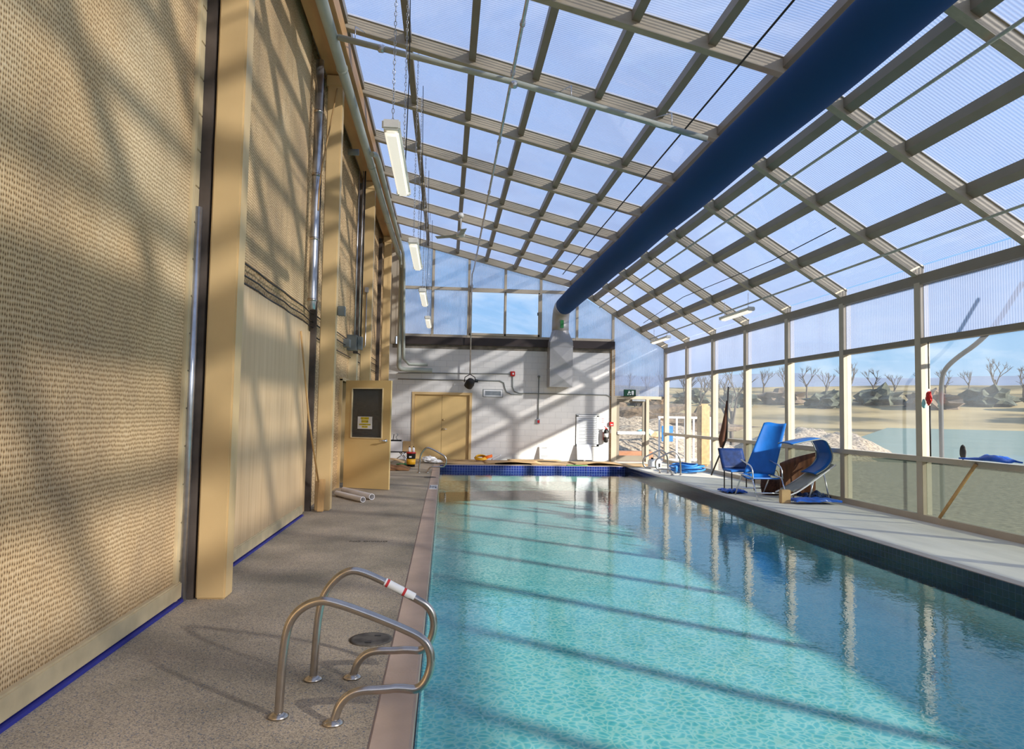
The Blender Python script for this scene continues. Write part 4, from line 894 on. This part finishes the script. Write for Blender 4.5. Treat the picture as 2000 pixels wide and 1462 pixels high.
# take land out from under the pool: nothing is drawn inside the first ring (building slab covers it)
bm = MB(); ring0 = []; ring1 = []
for k in range(49):
    a = math.radians(-75+132*k/48); c_, s_ = math.cos(a), math.sin(a); r1_ = 188+4*math.sin(k*.9)
    ring0.append([bm.bm.verts.new((26*c_+3, 26*s_+10, z)) for z in (-.5, -.22)]); ring1.append([bm.bm.verts.new((r1_*c_+3, r1_*s_, z)) for z in (-.5, -.22)])
for k in range(48):
    bm.bm.faces.new((ring0[k][1], ring1[k][1], ring1[k+1][1], ring0[k+1][1])); bm.bm.faces.new((ring0[k][0], ring0[k+1][0], ring0[k+1][1], ring0[k][1])); bm.bm.faces.new((ring1[k][0], ring1[k][1], ring1[k+1][1], ring1[k+1][0]))
tag(bm.obj('pond', 'pond_water'), 'still grey-green pond beyond the right windows', 'water', kind='stuff')
# gravel apron around the building
struct(MB().box(7.42, 30, -12, 60, -.5, -.36).box(-12, 7.42, D+.3, 60, -.5, -.36).obj('ground_apron', 'gravel'))
# gravel mound outside the exit
def mound(cx, cy, rx, ry, h, seed):
    def f(u, v):
        x = cx+rx*(u*2-1); y = cy+ry*(v*2-1); k = max(0, 1-(u*2-1)**2-(v*2-1)**2)
        return (x, y, -.38+h*k**.8*(1+.3*noise.fractal(Vector((x*.8, y*.8, seed)), 1, 2, 4))+.06*noise.noise(Vector((x*4, y*4, seed))))
    return MB().sheet(f, 40, 40, .05)
o = mound(7.5, 33, 7, 5, 1.7, 1).obj('gravel_mound', 'gravel'); tag(o, 'rough gravel mound seen through the glazed exit door', 'gravel')
o = mound(18.5, 34, 4, 4, 1.3, 5).obj('gravel_mound', 'gravel'); tag(o, 'second smaller gravel mound farther right behind the window posts', 'gravel')
for k in range(9):
    x, y = 6.0+k*.5+random.random()*.3, 29.8+random.random()*1.6
    o = MB().blob((x, y, .55+.25*random.random()), .28+.15*random.random(), 2, .6, 3, k, (1.3, 1, .6)).obj('rubble_lump', ('paper_white', 'cyan_sheet', 'cardboard', 'stone_grey')[k % 4])
    tag(o, ('crumpled white debris', 'pale cyan plastic debris', 'tan broken board debris', 'grey rock debris')[k % 4]+' on the gravel mound outside the exit', 'debris', 'debris on the mound')
o = MB().box(5.75, 7.6, 25.0, 25.5, -.36, .22, bev=.01).obj('planter_box', 'rust_box'); tag(o, 'long brown planter box outside the exit door', 'planter')
t = thing('white_gate', 'white slatted gate outside, right of the exit door', 'gate', (9.5, 27.5, -.36))
Mk = Matrix.Translation((8.5, 27.3, -.36)) @ Matrix.Rotation(.2, 4, 'Z')
MB().box(0, 2.4, -.03, .03, 1.8, 1.88, mat=Mk).box(0, 2.4, -.03, .03, .1, .18, mat=Mk).obj('rail', 'white_paint', t)
for k in range(7): MB().box(.02+k*.39, .09+k*.39, -.02, .02, .1, 1.85, mat=Mk).obj('slat', 'white_paint', t)
o = MB().box(8.3, 8.75, 26.2, 26.24, .55, 1.15, bev=.01).obj('blue_board', 'blue_hose'); tag(o, 'small light blue board outside in front of the white gate', 'board')
st_ = MB().box(8.5, 8.55, 26.2, 26.24, -.36, .55).obj('stake', 'pale_wood', None); st_.parent = o
# stone pillar outside
o = MB().box(9.75, 10.15, 26.0, 26.4, -.36, 2.02, bev=.06).obj('stone_pillar', 'brick_tan'); tag(o, 'tan stone block pillar outside beside the white gate', 'pillar')
# trees
def tree_mesh(seed, h):
    rnd = random.Random(seed); bm = MB()
    def br(p, d, l, r, dep):
        q = p+d*l; m_ = p+d*l*.5+Vector((rnd.uniform(-1,1), rnd.uniform(-1,1), 0))*l*.06
        bm.tube([p, m_, q], [r, r*.8, r*.6], 4 if dep < 3 else 5, cap=False)
        if dep == 0: return
        for _ in range(3 if dep > 1 else 4):
            nd = (d+Vector((rnd.uniform(-1,1), rnd.uniform(-1,1), rnd.uniform(-.2,.9)))*.75).normalized()
            br(p+d*l*rnd.uniform(.55, 1), nd, l*rnd.uniform(.5, .75), r*.55, dep-1)
    br(Vector((0,0,-.5)), Vector((0,0,1)), h*.35, h*.022, 4)
    me_o = bm.obj('bare_tree', 'bark_grey'); return me_o
protos = [tree_mesh(s, 9) for s in (3, 8, 15)]
used = [False]*3
def place_tree(x, y, s, i, label, group):
    if not used[i]: o = protos[i]; used[i] = True
    else: o = protos[i].copy(); COL.objects.link(o)
    o.location = (x, y, gz(x, y)); o.scale = (s, s, s); o.rotation_euler = (0, 0, random.random()*6); tag(o, label, 'tree', group)
for k in range(58):
    a = math.radians(2+k*1.5); d = 285+(k % 3)*17
    place_tree(d*math.sin(math.radians(88)-a)+5, d*math.cos(math.radians(88)-a), 1.7+random.random()*.7, k % 3, 'leafless grey tree in the distant tree line beyond the field', 'distant bare trees')
for k, (x, y, s) in enumerate(((16, 44, .8), (19.5, 46, .9), (12.5, 47, .75), (8.0, 51, .8))):
    place_tree(x, y, s, k % 3, 'tall leafless tree close outside the far right corner', 'bare trees near the exit')
# hedge / scrub bands
for k in range(26):
    a = math.radians(4+k*3.3); d = 262-(k % 2)*14; x, y = d*math.cos(a), d*math.sin(a)
    s = 2.6+random.random()*1.0
    o = MB().blob((0, 0, s*.5), s, 3, .7, 3, k, (1.9, 1.9, 1.1)).obj('scrub_bush', 'bush_leaf' if k % 3 else 'hedge_dry')
    o.location = (x, y, gz(x, y)-.3); tag(o, 'dark scrub bush in the band beyond the field', 'bush', 'scrub bushes beyond the field')
o = MB().blob((0, 0, 5), 8, 4, .5, 3, 40, (1.2, 1.2, .9)).obj('round_bush', 'bush_leaf'); o.location = (164, 142, gz(164, 142)-.4); tag(o, 'large round dark green bush across the pond', 'bush')
o = MB().blob((0, 0, 1.1), 2.2, 4, .6, 3, 41, (3.6, 1.2, .7)).obj('brush_hedge', 'hedge_dry'); o.location = (9, 42, -.4); tag(o, 'brown brush hedge behind the gravel mound', 'hedge')
# far hills
bm = MB()
def hill(u, v):
    a = math.radians(-30+135*u); d = 900+500*v; h = (40+55*(.5+.5*noise.noise(Vector((u*6, 0, 1))))+8*noise.noise(Vector((u*30, 0, 2))))*math.sin(PI*min(1, v*.9+.05))
    return (d*math.cos(a), d*math.sin(a), -2+h)
o = bm.sheet(hill, 120, 6, 2).obj('hills', 'far_hill'); tag(o, 'hazy blue-grey hills on the horizon', 'hill', kind='structure')

# ------------------------------------------------------------------ sky, sun, camera
w = bpy.data.worlds.new('sky'); S.world = w; w.use_nodes = True; nt = w.node_tree
for n_ in list(nt.nodes): nt.nodes.remove(n_)
out = nt.nodes.new('ShaderNodeOutputWorld'); bg = nt.nodes.new('ShaderNodeBackground'); L = nt.links.new
tc = N(nt, 'ShaderNodeTexCoord'); sp = N(nt, 'ShaderNodeSeparateXYZ'); L(tc.outputs['Generated'], sp.inputs[0])
r = ramp(nt, [(0, (.46, .56, .70)), (.08, (.30, .49, .72)), (.25, (.19, .41, .74)), (.6, (.14, .33, .70)), (1, (.10, .26, .64))]); L(sp.outputs['Z'], r.inputs['Fac'])
mp = N(nt, 'ShaderNodeMapping'); mp.inputs['Scale'].default_value = (1.6, 1.2, 4.5); mp.inputs['Rotation'].default_value = (.3, .5, .4); L(tc.outputs['Generated'], mp.inputs['Vector'])
nz = N(nt, 'ShaderNodeTexNoise'); nz.inputs['Scale'].default_value = 1.6; nz.inputs['Detail'].default_value = 9; nz.inputs['Roughness'].default_value = .58; nz.inputs['Distortion'].default_value = .5; L(mp.outputs[0], nz.inputs['Vector'])
rc = ramp(nt, [(.47, (0, 0, 0)), (.62, (1, 1, 1))]); L(nz.outputs['Fac'], rc.inputs['Fac'])
mxs = N(nt, 'ShaderNodeMix', data_type='RGBA'); mu = N(nt, 'ShaderNodeMath', operation='MULTIPLY'); mu.inputs[1].default_value = .8; L(rc.outputs['Color'], mu.inputs[0]); L(mu.outputs[0], mxs.inputs['Factor'])
L(r.outputs['Color'], mxs.inputs['A']); mxs.inputs['B'].default_value = (.82, .86, .95, 1)
L(mxs.outputs['Result'], bg.inputs['Color']); bg.inputs['Strength'].default_value = .95; L(bg.outputs[0], out.inputs[0])

sl_ = bpy.data.lights.new('sun', 'SUN'); sl_.energy = 8; sl_.angle = math.radians(1.6); sl_.color = (1, .94, .86)
so_ = bpy.data.objects.new('sun', sl_); COL.objects.link(so_); so_.location = (20, -15, 20)
so_.rotation_euler = Vector((-2, 1.67, -1.0)).to_track_quat('-Z', 'Y').to_euler()

cam = bpy.data.cameras.new('camera'); co = bpy.data.objects.new('camera', cam); COL.objects.link(co)
F = 1360.; cam.sensor_fit = 'HORIZONTAL'; cam.sensor_width = 36; cam.lens = F/2000*36; cam.clip_start = .05; cam.clip_end = 3000
Yc = Vector((870-1000, -(805-731), F)).normalized(); hd = Vector((1, -.0175, 0))
Zc = hd.cross(Yc).normalized()
if Zc.y < 0: Zc = -Zc
Xc = Zc.cross(Yc).normalized()
if Xc.x < 0: Xc = -Xc
right = Vector((Xc.x, Yc.x, Zc.x)); up = Vector((Xc.y, Yc.y, Zc.y)); fw = Vector((Xc.z, Yc.z, Zc.z))
M = Matrix((( right.x, up.x, -fw.x, 0), (right.y, up.y, -fw.y, 0), (right.z, up.z, -fw.z, 1.52), (0, 0, 0, 1)))
co.matrix_world = M
S.camera = co
for o in list(S.objects):
    if '_w' in o: del o['_w']
S.view_settings.view_transform = 'Standard'; S.view_settings.look = 'None'; S.view_settings.gamma = 1; S.view_settings.use_curve_mapping = False
S.view_settings.exposure = 0.5
S.cycles.transparent_max_bounces = 40; S.cycles.max_bounces = 10; S.cycles.use_denoising = True
S.cycles.sample_clamp_indirect = 6
